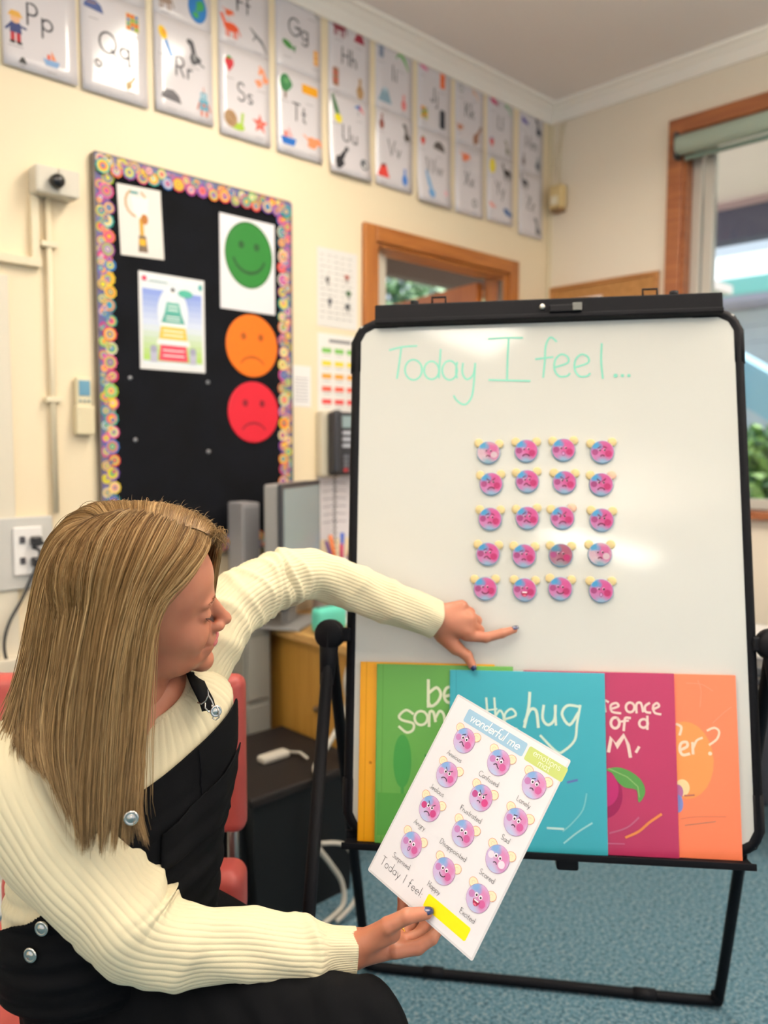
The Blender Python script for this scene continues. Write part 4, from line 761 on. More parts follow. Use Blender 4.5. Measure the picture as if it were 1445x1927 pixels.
# hubs with the folding legs
Mi = np.array(BM.inverted())
def toB(p): return tuple((Mi @ np.array([*p, 1]))[:3])
for side, (hx, hy) in (('l', (-.040, -.650)), ('r', (.808, -.655))):
    s = -1 if side == 'l' else 1
    hb = part('hub', MB().lathe([(.001, -.022), (.026, -.022), (.03, -.012), (.03, .012), (.026, .022), (.001, .022)], 20, o=(hx, 0, 0)), BLKP, es, mw=Matrix.Translation((0, hy, -.004)) @ Matrix.Rotation(0, 4, 'X'))
    part('hub_arm', MB().box(min(hx, .004 if s < 0 else .77), max(hx, .004 if s < 0 else .77), hy - .014, hy + .014, -.016, .01, bev=.004), BLKP, es)
    part('hub_socket', MB().tube([(hx, hy + .01, -.004), (hx - .003 * s * -1, hy - .10, .006)], [.022, .014], 12), BLKP, es)
hubL = BOO + BW * -.040 + BH * .650 - BN * .004; hubR = BOO + BW * .808 + BH * .655 - BN * .004
fL = P(690, 1800, 2.11); fL[2] = .014; fR = P(1352, 1880, 1.98); fR[2] = .014
d1 = (hubL - fL) * .07; d2 = (hubR - fR) * .07; bx = (fR - fL) * .07
path = [hubL, fL + d1 * 1.4, fL + d1 * .5 + bx * .12, fL + bx * .55, fL + (fR - fL) * .5, fR - bx * .6, fR + d2 * .35 - bx * .15, fR + d2 * 1.2, hubR]
part('rear_leg_frame', MB().tube([toB(p) for p in spl(path, 6)], .0125, 12), BLK, es)
fl2 = P(532, 2385, 1.35); fl2[2] = .012; fr2 = fl2 + (hubR - hubL); fr2[2] = .012
for h_, f_ in ((hubL, fl2), (hubR, fr2)):
    g_ = part('front_leg', MB().tube([toB(h_), toB(f_)], .0125, 12), BLK, es); part('rubber_foot', MB().tube([toB(f_ + (h_ - f_) * .03), toB(f_)], .017, 12), BLKP, g_)
for q_ in (.2, .8):
    p = fL + (fR - fL) * q_; part('rubber_foot', MB().tube([toB(p - (fR - fL) * .03), toB(p + (fR - fL) * .03)], .0145, 12), BLKP, es)
# handwriting on the board: strokes read off the photograph, laid on the surface
INK = mat('green_marker', '#7ccdb6', .4); wr = Art(.0004)
def bstroke(pts, w=.0038, k=5): wr.stroke([bd(*p) for p in (spl([(a, b_, 0) for a, b_ in pts], k) if len(pts) > 2 else pts)], w, INK)
def loop(cx, cy, rx, ry, a0=60, a1=420, n=12): return [(cx + rx * math.cos(math.radians(a0 + (a1 - a0) * i / n)), cy - ry * math.sin(math.radians(a0 + (a1 - a0) * i / n))) for i in range(n + 1)]
bstroke([(733, 659), (757, 653), (784, 651)]); bstroke([(755, 655), (751, 685), (747, 712)])
bstroke(loop(778, 696, 16, 19)); bstroke(loop(812, 697, 14, 17, 40, 400)); bstroke([(829, 658), (827, 690), (826, 711)])
bstroke(loop(846, 697, 14, 18, 40, 400)); bstroke([(860, 682), (858, 700), (860, 711)])
bstroke([(871, 684), (870, 702), (878, 714), (890, 706), (894, 686)]); bstroke([(894, 684), (892, 715), (888, 745), (878, 760), (868, 760), (858, 752), (854, 745)])
bstroke([(919, 638), (950, 636), (983, 636)]); bstroke([(957, 637), (955, 675), (954, 716)]); bstroke([(920, 715), (955, 716), (997, 717)])
bstroke([(1047, 643), (1036, 635), (1027, 650), (1025, 680), (1022, 710)]); bstroke([(1008, 676), (1040, 672)])
for ex in (1056, 1094): bstroke([(ex - 11, 691), (ex + 12, 683), (ex + 12, 672), (ex, 667), (ex - 11, 677), (ex - 13, 695), (ex - 4, 708), (ex + 10, 708), (ex + 16, 703)])
bstroke([(1132, 647), (1131, 680), (1134, 712)])
for ex, r in ((1158, .0042), (1171, .0034), (1183, .0034)): x, y = bd(ex, 707); wr.ell(x, y, r, None, INK, n=12)
o = wr.emit('handwriting', es, 'green handwritten words Today I feel'); 

# ------------------------------------------------------------------ faces (magnets and mat)
def watercolour(name, tone=1.0, pale=False):
    mt = mat(name, '#d9bfe2', .5); n = mt.node_tree.nodes; l = mt.node_tree.links
    uvn = n.new('ShaderNodeUVMap'); uvn.uv_map = 'uv'; nz = n.new('ShaderNodeTexNoise'); nz.inputs['Scale'].default_value = 5; nz.inputs['Detail'].default_value = 5
    l.new(uvn.outputs[0], nz.inputs['Vector'])
    def blob(cx, cy, r0, r1):
        d = n.new('ShaderNodeVectorMath'); d.operation = 'DISTANCE'; d.inputs[1].default_value = (cx, cy, 0); l.new(uvn.outputs[0], d.inputs[0])
        a = n.new('ShaderNodeMath'); a.operation = 'MULTIPLY_ADD'; a.inputs[1].default_value = .35; a.inputs[2].default_value = -.17; l.new(nz.outputs['Fac'], a.inputs[0])
        s_ = n.new('ShaderNodeMath'); s_.operation = 'ADD'; l.new(d.outputs['Value'], s_.inputs[0]); l.new(a.outputs[0], s_.inputs[1])
        mr = n.new('ShaderNodeMapRange'); mr.inputs[1].default_value = r0; mr.inputs[2].default_value = r1; mr.inputs[3].default_value = 1; mr.inputs[4].default_value = 0; l.new(s_.outputs[0], mr.inputs[0]); return mr.outputs[0]
    base = {'print': ('#c6b0d6', '#cc80b2', '#7aa2d4', '#b4bede'), 'magnet': ('#b06a9a', '#b84480', '#3486b4', '#7d98b4'), 'dull': ('#8a586c', '#8a4058', '#306c88', '#747e86'), 'scared': ('#c4aab4', '#b85888', '#3d88b0', '#7898a8')}[tone]
    cur = lin(base[0])
    def mixin(fac, col, prev):
        mx = n.new('ShaderNodeMix'); mx.data_type = 'RGBA'; l.new(fac, mx.inputs[0])
        if isinstance(prev, tuple): mx.inputs[6].default_value = prev
        else: l.new(prev, mx.inputs[6])
        mx.inputs[7].default_value = lin(col); return mx.outputs[2]
    o = mixin(blob(.66, .66, .18, .48), base[1], cur); o = mixin(blob(.72, .32, .08, .35), base[1], o); o = mixin(blob(.25, .80, .12, .3), base[2], o); o = mixin(blob(.5, -.12, .2, .46), base[3], o)
    l.new(o, n['Principled BSDF'].inputs['Base Color']); return mt
WC = {k: watercolour('watercolour_' + k, k) for k in ('print', 'magnet', 'dull', 'scared')}
def features(a, x, y, r, mood, W=None, big=False):
    """eyes, cheeks, brows, mouth"""
    k = '#5a1638' if big else '#3a2a3a'; lw = r * (.075 if not big else .10)
    ck = {'angry': '#b03a72', 'frustrated': '#b04a86', 'scared': '#eedbe8', 'jealous': '#c58ab8'}.get(mood, '#b87ab0')
    ckr = {'scared': '#eedbe8', 'angry': '#b8407c', 'frustrated': '#c2407e'}.get(mood, '#c25a94')
    if big: ck, ckr = ('#8a3c6c', '#a02c60') if mood != 'scared' else ('#c4a4b0', '#c8b0b8')
    a.ell(x - r * .62, y + r * .02, r * .27, None, ck, n=16); a.ell(x + r * .5, y - r * .18, r * .29, None, ckr, n=16)
    for q in (-1, 1):
        a.ell(x + q * r * .2 - r * .02, y + r * .17, r * (.10 if big else .16), r * (.11 if big else .17), '#f4e8f2' if not big else '#e6b8d0', n=14); a.ell(x + q * r * .2 - r * .0, y + r * .15, r * .085, None, '#241a24', n=12)
    br = {'angry': .16, 'frustrated': .14, 'jealous': .14, 'anxious': -.12, 'confused': -.08, 'lonely': -.08, 'sad': -.05}.get(mood)
    if br is not None:
        for q in (-1, 1): a.stroke([(x + q * r * .1, y + r * (.40 - br)), (x + q * r * .36, y + r * (.40 + br * .6))], lw * .8, k)
    my = y - r * .28
    if mood in ('happy', 'calm'): a.stroke(_a(x, my + r * .12, r * .3, r * .26, 200, 340, 10), lw, k)
    elif mood == 'excited': a.poly([(x - r * .32, my + r * .12), (x + r * .32, my + r * .12)] + _a(x, my + r * .1, r * .3, r * .42, 0, -180, 10), '#8f1f44'); a.rect(x - r * .2, my + r * .02, x + r * .2, my + r * .11, '#ffffff'); a.ell(x, my - r * .2, r * .15, r * .08, '#e06a86', n=12)
    elif mood == 'surprised': a.ell(x - r * .02, my - r * .05, r * .13, r * .19, k, n=16); a.ell(x - r * .02, my - r * .05, r * .09, r * .145, '#c58bc0', n=16)
    elif mood in ('anxious', 'confused'): a.stroke(spl([(x - r * .3, my - r * .05, 0), (x - r * .1, my + r * .1, 0), (x + r * .08, my - r * .06, 0), (x + r * .25, my - r * .14, 0)], 4), lw, k)
    elif mood in ('lonely', 'sad', 'scared', 'frustrated'): a.stroke(_a(x - r * .02, my - r * .14, r * .16, r * .14, 160, 20, 8), lw, k)
    else: a.stroke(_a(x - r * .02, my - r * .28, r * .3, r * .26, 160, 20, 8), lw, k)
moods = [['scared', 'disappointed', 'surprised', 'lonely'], ['jealous', 'confused', 'frustrated', 'angry'], ['lonely', 'anxious', 'angry', 'jealous'], ['confused', 'sad', 'dull', 'scared'], ['happy', 'excited', 'calm', 'surprised']]
mpx = [[(919, 852), (990, 849), (1060, 847), (1133, 851)], [(924, 911), (992, 906), (1062, 908), (1131, 912)], [(922, 977), (992, 975), (1058, 975), (1132, 979)], [(918, 1043), (986, 1046), (1055, 1045), (1129, 1043)], [(913, 1108), (987, 1110), (1054, 1108), (1131, 1112)]]
rown = ['top', 'second', 'middle', 'fourth', 'bottom']; coln = ['leftmost', 'second', 'third', 'rightmost']; mdesc = {'scared': 'pale-cheeked', 'dull': 'dull greyish', 'excited': 'open-mouthed', 'angry': 'dark-cheeked'}
mw0 = mb0 = None
cream = mat('magnet_cream', '#dcc48a', .5); pinkear = mat('magnet_pink_ear', '#eab89c', .5); rim = mat('magnet_rim', '#86a6bf', .45)
def dome(r): return [(.001, 0), (r, 0), (r * 1.0, .004), (r * .97, .0055), (r * .9, .0062)]
body_me = MB().lathe(dome(.0235), 32).mesh('magnet_body', rim); ear_me = MB().lathe([(.0088, .0), (.0088, .004), (.007, .0050)], 16).mesh('ear', cream); ear_me2 = MB().lathe([(.0088, .0), (.0088, .004), (.007, .0050)], 16).mesh('ear', pinkear)
prints = {}
for i in range(5):
    for j in range(4):
        md = moods[i][j]; x, y = bd(*mpx[i][j], .004); rot = random.uniform(-.07, .07)
        t = thing('face_magnet', '%s pink and blue face magnet, %s of the %s row' % (mdesc.get(md, 'round'), coln[j], rown[i]), 'magnet', BM @ Matrix.Translation((x, y, .0006)) @ Matrix.Rotation(rot, 4, 'Z'), 'face magnets on the whiteboard')
        link('magnet_body', body_me, t)
        for q in (-1, 1): link('ear', ear_me2 if (i, j, q) in ((1, 3, 1), (2, 2, 1)) else ear_me, t, Matrix.Translation((q * .0205, .0190, .0)))
        if md not in prints:
            a = Art(.0064); r = .0228; a.ell(0, .0006, r * .97, r * .95, WC['scared' if md == 'scared' else 'dull' if md == 'dull' else 'magnet'], n=32, uvm=True); a.STEP = .0001
            features(a, 0, 0, r, {'dull': 'disappointed'}.get(md, md), big=True); prints[md] = a.mesh('print', a.mats)
        link('print', prints[md], t)

# ------------------------------------------------------------------ picture books on the tray
def book(name, label, x0, x1, y0, y1, z0, cov, spine=True):
    cx, cy = (x0 + x1) / 2, (y0 + y1) / 2; t = thing(name, label, 'book', BM @ Matrix.Translation((cx, cy, z0)), 'picture books on the easel tray'); hw_, hh_ = (x1 - x0) / 2, (y1 - y0) / 2
    cvr = mat('cover_' + cov.strip('#'), cov, .38, noise=(7, cov, .3)); part('back_cover', MB().box(-hw_, hw_, -hh_, hh_, 0, .0012, bev=.0005), cvr, t)
    part('pages', MB().box(-hw_ + .002, hw_ - .003, -hh_ + .002, hh_ - .002, .0012, .0046), mat('book_pages', '#e8e4da', .8), t)
    part('front_cover', MB().box(-hw_, hw_, -hh_, hh_, .0046, .0058, bev=.0005), cvr, t); part('spine', MB().box(-hw_ - .0006, -hw_ + .0015, -hh_, hh_, 0, .0058, bev=.0005), cvr, t)
    a = Art(.0060); a.stroke([(-hw_ + .012, -hh_), (-hw_ + .012, hh_)], .0012, '#%02x%02x%02x' % tuple(int(int(cov[i:i + 2], 16) * .88) for i in (1, 3, 5)))
    return t, a, (lambda px, py, z=z0: (bd(px, py, z + .006)[0] - cx, bd(px, py, z + .006)[1] - cy))
cream_ = '#e4e6c8'
bz = -H_B - .009
def bst(a, g, pts, w, c, k=4): a.stroke([g(*p) for p in (spl([(u, v, 0) for u, v in pts], k) if len(pts) > 2 else pts)], w, c)
t, a, g = book('picture_book', 'yellow book showing only its left strip behind the green book', .026, .29, bz, -.703, .0035, '#f0a60a'); x, y = g(697, 1435); a.ell(x, y, .003, None, '#c07a10'); a.emit('print', t)
t, a, g = book('picture_book', 'orange book with a question mark, rightmost on the tray', .45, .736, bz, -.713, .0035, '#fb8358')
a.ell(*g(1290, 1430), .05, .07, '#fb9a58'); bst(a, g, [(1281, 1410), (1292, 1404), (1291, 1396), (1281, 1398), (1278, 1410), (1284, 1420), (1296, 1418)], .005, '#f6d8bc'); bst(a, g, [(1303, 1398), (1304, 1418)], .005, '#f6d8bc'); bst(a, g, [(1304, 1406), (1310, 1393), (1320, 1388)], .004, '#f6d8bc')
bst(a, g, [(1330, 1374), (1343, 1369), (1352, 1376), (1348, 1390), (1334, 1401)], .004, '#f6d8bc'); a.ell(*g(1336, 1418), .0035, None, '#f6d8bc'); bst(a, g, [(1272, 1362), (1281, 1368), (1278, 1382)], .0045, '#f6d8bc')
a.ell(*g(1284, 1482), .013, .015, '#f6d8a0'); a.ell(*g(1276, 1490), .009, .013, '#b06a98'); a.ell(*g(1276, 1512), .009, .016, '#7a86c0'); bst(a, g, [(1288, 1497), (1306, 1496)], .003, '#b06a58')
bst(a, g, [(1280, 1540), (1310, 1536), (1365, 1536)], .0016, '#d87a5c'); bst(a, g, [(1288, 1552), (1320, 1548), (1345, 1545)], .0022, '#c07a60')
for u0, v0, u1, v1 in ((1290, 1285, 1340, 1300), (1312, 1280, 1316, 1330), (1340, 1360, 1375, 1330)): bst(a, g, [(u0, v0), ((u0 + u1) / 2 + 4, (v0 + v1) / 2 - 5), (u1, v1)], .0012, '#fb9a7c')
a.emit('print', t)
t, a, g = book('picture_book', 'green book with chalk letters and a tree shape beneath', .060, .325, bz, -.706, .0097, '#5c9c44')
a.ell(*g(757, 1432), .0175, .05, '#3c8c40', n=32); bst(a, g, [(757, 1460), (757, 1510)], .006, '#3c8c40'); a.rect(*g(709, 1571), *g(850, 1497), '#4f9440'); 
bst(a, g, [(806, 1280), (806, 1330)], .006, cream_); bst(a, g, [(806, 1318), (812, 1328), (824, 1320), (830, 1305), (822, 1293), (808, 1303)], .0055, cream_); bst(a, g, [(836, 1310), (860, 1303), (856, 1294), (842, 1293), (836, 1306), (842, 1320), (862, 1322)], .0055, cream_)
bst(a, g, [(778, 1342), (765, 1335), (752, 1346), (758, 1354), (778, 1360), (778, 1372), (766, 1377), (752, 1366)], .0048, cream_); bst(a, g, loop(793, 1350, 12, 13, 60, 420), .0048, cream_)
bst(a, g, [(808, 1365), (809, 1340), (816, 1339), (820, 1356)], .0052, cream_); bst(a, g, [(820, 1350), (828, 1337), (836, 1345), (838, 1370)], .005, cream_); bst(a, g, [(850, 1355), (868, 1350), (862, 1338), (850, 1344), (850, 1360), (866, 1366)], .005, cream_)
a.blob(*g(801, 1422), .003, '#2c7a3a', seed=3); a.emit('print', t)
t, a, g = book('picture_book', 'magenta book with a plum and a curling green leaf', .345, .624, bz, -.712, .0097, '#aa2c58')
wm = '#f0d4c8'; bst(a, g, [(1138, 1338), (1136, 1318), (1143, 1320)], .004, wm); bst(a, g, [(1148, 1333), (1162, 1328), (1158, 1322), (1148, 1326), (1150, 1338), (1166, 1341)], .0042, wm)
bst(a, g, loop(1184, 1330, 8, 9, 60, 420), .0044, wm); bst(a, g, [(1196, 1340), (1196, 1324), (1204, 1322), (1208, 1338)], .0042, wm); bst(a, g, [(1220, 1322), (1212, 1328), (1213, 1338), (1222, 1340)], .0042, wm); bst(a, g, [(1226, 1334), (1238, 1328), (1234, 1322), (1227, 1328), (1230, 1340), (1241, 1343)], .0042, wm)
bst(a, g, loop(1156, 1359, 8, 10, 60, 420), .005, wm); bst(a, g, [(1184, 1350), (1175, 1350), (1173, 1362), (1172, 1373)], .0045, wm); bst(a, g, [(1167, 1358), (1182, 1356)], .004, wm); bst(a, g, loop(1209, 1360, 8, 8, 60, 420), .0045, wm); bst(a, g, [(1218, 1348), (1218, 1372)], .0045, wm)
a.stroke([g(1145, 1414), g(1150, 1388), g(1160, 1404), g(1174, 1384), g(1182, 1402), g(1186, 1424)], .006, wm); bst(a, g, [(1202, 1406), (1197, 1415)], .005, wm)
a.ell(*g(1135, 1494), .035, .044, '#8c1c4e', n=32); a.ell(*g(1136, 1484), .027, .033, '#b02a68', n=32); a.poly([g(*p) for p in spl([(1137, 1446, 0), (1160, 1442, 0), (1185, 1450, 0), (1206, 1468, 0), (1212, 1490, 0), (1200, 1508, 0), (1196, 1485, 0), (1175, 1480, 0), (1162, 1470, 0), (1150, 1452, 0)], 4)], '#4f8a44'); a.stroke([g(1145, 1446), g(1180, 1462), g(1200, 1480), g(1203, 1500)], .0016, '#8fb070')
bst(a, g, [(1176, 1573), (1200, 1562), (1220, 1545), (1242, 1530)], .0045, '#e08a4c'); bst(a, g, [(1146, 1565), (1170, 1558), (1185, 1550), (1200, 1536)], .003, '#b0607c'); bst(a, g, [(1140, 1587), (1175, 1588)], .002, '#b86a88'); a.emit('print', t)
t, a, g = book('picture_book', 'teal book titled the hug, in front of all the others', .204, .496, bz, -.714, .0160, '#35a0b0')
wt = '#dcebd8'; bst(a, g, [(915, 1312), (917, 1345), (914, 1368)], .004, wt); bst(a, g, [(906, 1338), (935, 1334)], .003, wt); bst(a, g, [(930, 1312), (932, 1345), (930, 1365)], .004, wt); bst(a, g, [(930, 1350), (940, 1335), (947, 1345), (947, 1362)], .004, wt); bst(a, g, [(948, 1352), (970, 1344), (962, 1332), (950, 1342), (952, 1362), (972, 1370)], .004, wt)
bst(a, g, [(996, 1302), (994, 1330), (986, 1366)], .0055, wt); bst(a, g, [(987, 1356), (997, 1334), (1008, 1336), (1012, 1366)], .0055, wt); bst(a, g, [(1022, 1326), (1020, 1350), (1030, 1362), (1042, 1352), (1044, 1326)], .005, wt); bst(a, g, [(1044, 1330), (1046, 1364)], .0045, wt)
bst(a, g, [(1088, 1328), (1066, 1326), (1056, 1342), (1070, 1362), (1086, 1340)], .005, wt); bst(a, g, [(1090, 1326), (1084, 1360), (1080, 1390), (1060, 1410), (1046, 1412), (1016, 1382)], .0045, wt)
bst(a, g, [(1060, 1582), (1085, 1562), (1112, 1545)], .003, '#9cd0d0'); bst(a, g, [(1058, 1560), (1075, 1545), (1095, 1520), (1102, 1490)], .0025, '#7cc0c4'); bst(a, g, [(1030, 1558), (1060, 1560)], .004, '#c0e0dc'); a.stroke([g(1068, 1472), g(1086, 1468)], .004, '#5a6aa8'); a.emit('print', t)

# ------------------------------------------------------------------ the laminated emotions mat in her hand
CC = np.array([.87468, .74091, .82231]); CW = np.array([.010157, -.97349, -.228506]); CU = np.array([.455826, -.198886, .867564]); CN = np.cross(CW, CU)
CM = frame(CC, CW, CU)
def cardbend(x, y): return 0
t = thing('emotions_mat', 'laminated wonderful me emotions mat with twelve pink faces held in her hand', 'card', CM)
b = MB(); b.add([(x, y, -.0006) for x, y in [(q[0], q[1]) for q in rrpath(-.1055, -.149, .1055, .149, .003, 0)]], [list(range(28))[::-1]]); b.add([(q[0], q[1], 0) for q in rrpath(-.1055, -.149, .1055, .149, .003, 0)], [list(range(28))]); [b.f.append([i, (i + 1) % 28, 28 + (i + 1) % 28, 28 + i]) or b.mi.append(0) or b.sm.append(False) for i in range(28)]
part('laminate', b, mat('laminate_pouch', '#d9d6d8', .15), t)
a = Art(.0002); a.rect(-.1025, -.146, .1025, .146, mat('card_white', '#e9e5e8', .3)); 
a.rect(-.0755, .1175, .0375, .1385, '#9cc0d8', .003); a.rect(.0415, .1165, .1075, .1375, '#c2cf78', .003); a.rect(.0035, -.1355, .0840, -.1160, '#fbe60a', .003)
a.text('wonderful me', -.019, .1232, .0140, .0017, '#ffffff', gap=.075, slant=.2, sx=1.0); a.text('emotions', .0745, .1283, .0105, .0008, '#f8f9e8'); a.text('mat', .0745, .1195, .0105, .0008, '#f8f9e8')
a.text('Today I feel:', -.0475, -.1285, .0125, .0007, '#3e3e42', gap=.13)
rows = [.0935, .0372, -.0190, -.0780]; cols = [-.0575, .0095, .0735]
nm = [['Anxious', 'Confused', 'Lonely'], ['Jealous', 'Frustrated', 'Sad'], ['Angry', 'Disappointed', 'Scared'], ['Surprised', 'Happy', 'Excited']]
for i in range(4):
    for j in range(3):
        x, y = cols[j] - .0026 * i * 0, rows[i]; r = .0182; z0 = a.z
        for q in (-1, 1): ex, ey = x + q * .0162 , y + .0135; a.ell(ex, ey, .0078, .0068, '#dc9674', 20 * q); a.ell(ex, ey, .0071, .0061, '#f2e2c0', 20 * q); a.stroke(_a(ex, ey, .0028, .0026, 40, 250, 6), .0003, '#e3b090')
        a.ell(x, y, r * 1.025, None, '#a5669f', n=40); a.ell(x, y, r, None, WC['print'], n=40, uvm=True); features(a, x, y, r, nm[i][j].lower())
        a.text(nm[i][j], x - .002, y - r - .0125, .0074, .00055, '#46464a', gap=.1)
        a.z = z0
a.emit('print', t)
# ------------------------------------------------------------------ distance-field modelling helpers
def surface_nets(f, lo, hi, h):
    lo = np.array(lo, float); n = np.maximum(3, np.ceil((np.array(hi, float) - lo) / h).astype(int) + 1)
    ax = [lo[i] + h * np.arange(n[i]) for i in range(3)]; V = np.empty(n, np.float32)
    for i0 in range(0, n[0], 24):
        X = np.stack(np.meshgrid(ax[0][i0:i0 + 24], ax[1], ax[2], indexing='ij'), -1).astype(np.float32); V[i0:i0 + 24] = f(X.reshape(-1, 3)).reshape(X.shape[:3])
    ins = V < 0; c = n - 1
    cnt = np.zeros(c, np.int8); acc = np.zeros((*c, 3), np.float32); num = np.zeros(c, np.float32)
    for a in range(3):
        b_, d_ = [q for q in range(3) if q != a]
        for ob in (0, 1):
            for od in (0, 1):
                s0 = [slice(0, c[k]) for k in range(3)]; s1 = list(s0); s0[b_] = slice(ob, ob + c[b_]); s0[d_] = slice(od, od + c[d_]); s1 = list(s0); s1[a] = slice(1, 1 + c[a])
                v0, v1 = V[tuple(s0)], V[tuple(s1)]; cr = (v0 < 0) != (v1 < 0); t = np.where(cr, v0 / np.where(cr, v0 - v1, 1), 0)
                num += cr; p = [None] * 3; acc[..., a] += np.where(cr, t, 0); acc[..., b_] += cr * ob; acc[..., d_] += cr * od
    act = num > 0; idx = -np.ones(c, int); idx[act] = np.arange(act.sum()); ijk = np.argwhere(act)
    verts = (ijk + acc[act] / num[act][:, None]) * h + lo; faces = []
    for a in range(3):
        b_, d_ = [(1, 2), (2, 0), (0, 1)][a]
        s0 = [slice(1, c[k]) for k in range(3)]; s0[a] = slice(0, c[a]); s1 = list(s0); s1[a] = slice(1, c[a] + 1)
        i0, i1 = ins[tuple(s0)], ins[tuple(s1)]
        for flip, msk in ((0, i0 & ~i1), (1, ~i0 & i1)):
            e = np.argwhere(msk)
            if not len(e): continue
            o = np.ones(3, int); o[a] = 0; e = e + o
            def g_(db, dd):
                q = e.copy(); q[:, b_] -= db; q[:, d_] -= dd; return idx[q[:, 0], q[:, 1], q[:, 2]]
            qd = np.stack([g_(1, 1), g_(0, 1), g_(0, 0), g_(1, 0)], 1); faces.append(qd[:, ::-1] if flip else qd)
    return verts, np.concatenate(faces)
def smin(a, b, k):
    h = np.clip(.5 + .5 * (b - a) / k, 0, 1); return b * (1 - h) + a * h - k * h * (1 - h)
def ssub(a, b, k):  # a minus b
    h = np.clip(.5 - .5 * (a + b) / k, 0, 1); return a * (1 - h) - b * h + k * h * (1 - h)
def sell(p, c, r):
    r = np.array(r, np.float32); q = (p - np.array(c, np.float32)); k0 = np.linalg.norm(q / r, axis=1); k1 = np.linalg.norm(q / (r * r), axis=1); return k0 * (k0 - 1) / np.maximum(k1, 1e-9)
def scap(p, a, b, ra, rb):
    a = np.array(a, np.float32); b = np.array(b, np.float32); ba = b - a; t = np.clip(((p - a) @ ba) / (ba @ ba), 0, 1); return np.linalg.norm(p - a - t[:, None] * ba, axis=1) - (ra + (rb - ra) * t)
def meshdata(name, v, f, mats, smooth=True):
    me = bpy.data.meshes.new(name); me.vertices.add(len(v)); me.vertices.foreach_set('co', np.asarray(v, np.float32).ravel())
    me.loops.add(len(f) * 4); me.loops.foreach_set('vertex_index', np.asarray(f, np.int32).ravel()); me.polygons.add(len(f)); me.polygons.foreach_set('loop_start', np.arange(len(f), dtype=np.int32) * 4); me.polygons.foreach_set('loop_total', np.full(len(f), 4, np.int32))
    me.update(calc_edges=True); me.polygons.foreach_set('use_smooth', np.full(len(f), smooth)); 
    for q in (mats if isinstance(mats, (list, tuple)) else [mats]): me.materials.append(q)
    return me

SKIN = mat('skin', '#b67a5e', .45, noise=(26, '#a8664c', .35), bump=(260, .12, .0006)); SKIN.node_tree.nodes['Principled BSDF'].inputs['Subsurface Weight'].default_value = .12
SKIN.node_tree.nodes['Principled BSDF'].inputs['Subsurface Radius'].default_value = (.012, .005, .003); SKIN.node_tree.nodes['Principled BSDF'].inputs['Subsurface Scale'].default_value = 1
pelvis = P(165, 1840, 1.24)
woman = thing('person', 'seated woman in cream ribbed sweater and black dungarees pointing at the whiteboard', 'person', tuple(pelvis))
def W(v): return np.asarray(v) - pelvis       # person-local coordinates (no rotation)
VS, FS = [], []; NV = 0
def addpiece(v, f):
    global NV
    VS.append(W(v)); FS.append(f + NV); NV += len(v)

# ---- head
HS = 1.04; yaw_h, roll_h, tilt_h = math.radians(17), math.radians(27), math.radians(1)
hf = math.cos(yaw_h) * RT + math.sin(yaw_h) * FW; hl = math.cos(yaw_h) * FW - math.sin(yaw_h) * RT; hu = UP.copy()
hu, hl = hu * math.cos(roll_h) - hl * math.sin(roll_h), hl * math.cos(roll_h) + hu * math.sin(roll_h)
hf, hu = hf * math.cos(tilt_h) + hu * math.sin(tilt_h), hu * math.cos(tilt_h) - hf * math.sin(tilt_h)
HO = P(402, 1118, 1.19) - hf * .0935 * HS - hu * .012 * HS
HM = np.stack([hf, hl, hu], 1) * HS
def H2W(p): return HO + np.asarray(p) @ HM.T
def W2H(p): return (np.asarray(p) - HO) @ HM / HS / HS
neck_base = P(248, 1372, 1.24); nb_h = W2H(neck_base)
def head_sdf(p):
    q = p.copy(); q[:, 1] = np.abs(q[:, 1])
    d = sell(q, (-.012, 0, .035), (.096, .074, .084))
    d = smin(d, sell(q, (.030, 0, -.022), (.060, .058, .083)), .02); d = smin(d, sell(q, (.042, 0, .045), (.049, .058, .050)), .02)
    d = smin(d, sell(q, (.030, .018, -.072), (.048, .034, .032)), .022); d = smin(d, sell(q, (.079, 0, -.099), (.0175, .022, .0165)), .020)
    d = smin(d, sell(q, (.057, .036, -.030), (.027, .023, .026)), .016); d = smin(d, sell(q, (.080, .020, .020), (.0115, .024, .0075)), .012)
    d = smin(d, sell(q, (.076, .012, -.058), (.020, .022, .022)), .014)
    d = ssub(d, sell(q, (.1035, .033, .003), (.016, .016, .011)), .012)
    d = smin(d, sell(q, (.0745, .031, .001), (.0135, .0145, .0115)), .0035)
    d = smin(d, scap(q, (.085, 0, .010), (.1065, 0, -.026), .0075, .0095), .010); d = smin(d, sell(q, (.1105, 0, -.0300), (.0095, .0098, .0085)), .005)
    d = smin(d, sell(q, (.0975, .0130, -.0340), (.0115, .0075, .0080)), .006); d = ssub(d, sell(q, (.103, .006, -.0415), (.006, .003, .004)), .003)
    d = ssub(d, sell(q, (.103, .0, -.050), (.006, .003, .006)), .004)
    cz = -.0605 + 6.0 * np.minimum(q[:, 1], .03) ** 2            # smiling mouth line
    qq = q.copy(); qq[:, 2] -= cz; qq[:, 0] += 9.0 * q[:, 1] ** 2
    d = smin(d, sell(qq, (.0915, 0, .0052), (.0105, .025, .0055)), .004); d = smin(d, sell(qq, (.0895, 0, -.0062), (.0115, .020, .0065)), .004)
    d = ssub(d, sell(qq, (.1035, 0, -.0004), (.012, .030, .0011)), .0018)
    d = ssub(d, sell(q, (.099, 0, -.080), (.011, .020, .006)), .010)
    d = ssub(d, sell(q, (.083, .036, -.056), (.006, .004, .014)), .010)     # smile crease
    d = smin(d, sell(q, (-.008, .074, -.004), (.018, .008, .030)), .006)
    nk = scap(p, (-.022, 0, -.050), nb_h, .050, .056); d = smin(d, nk, .022)
    return d
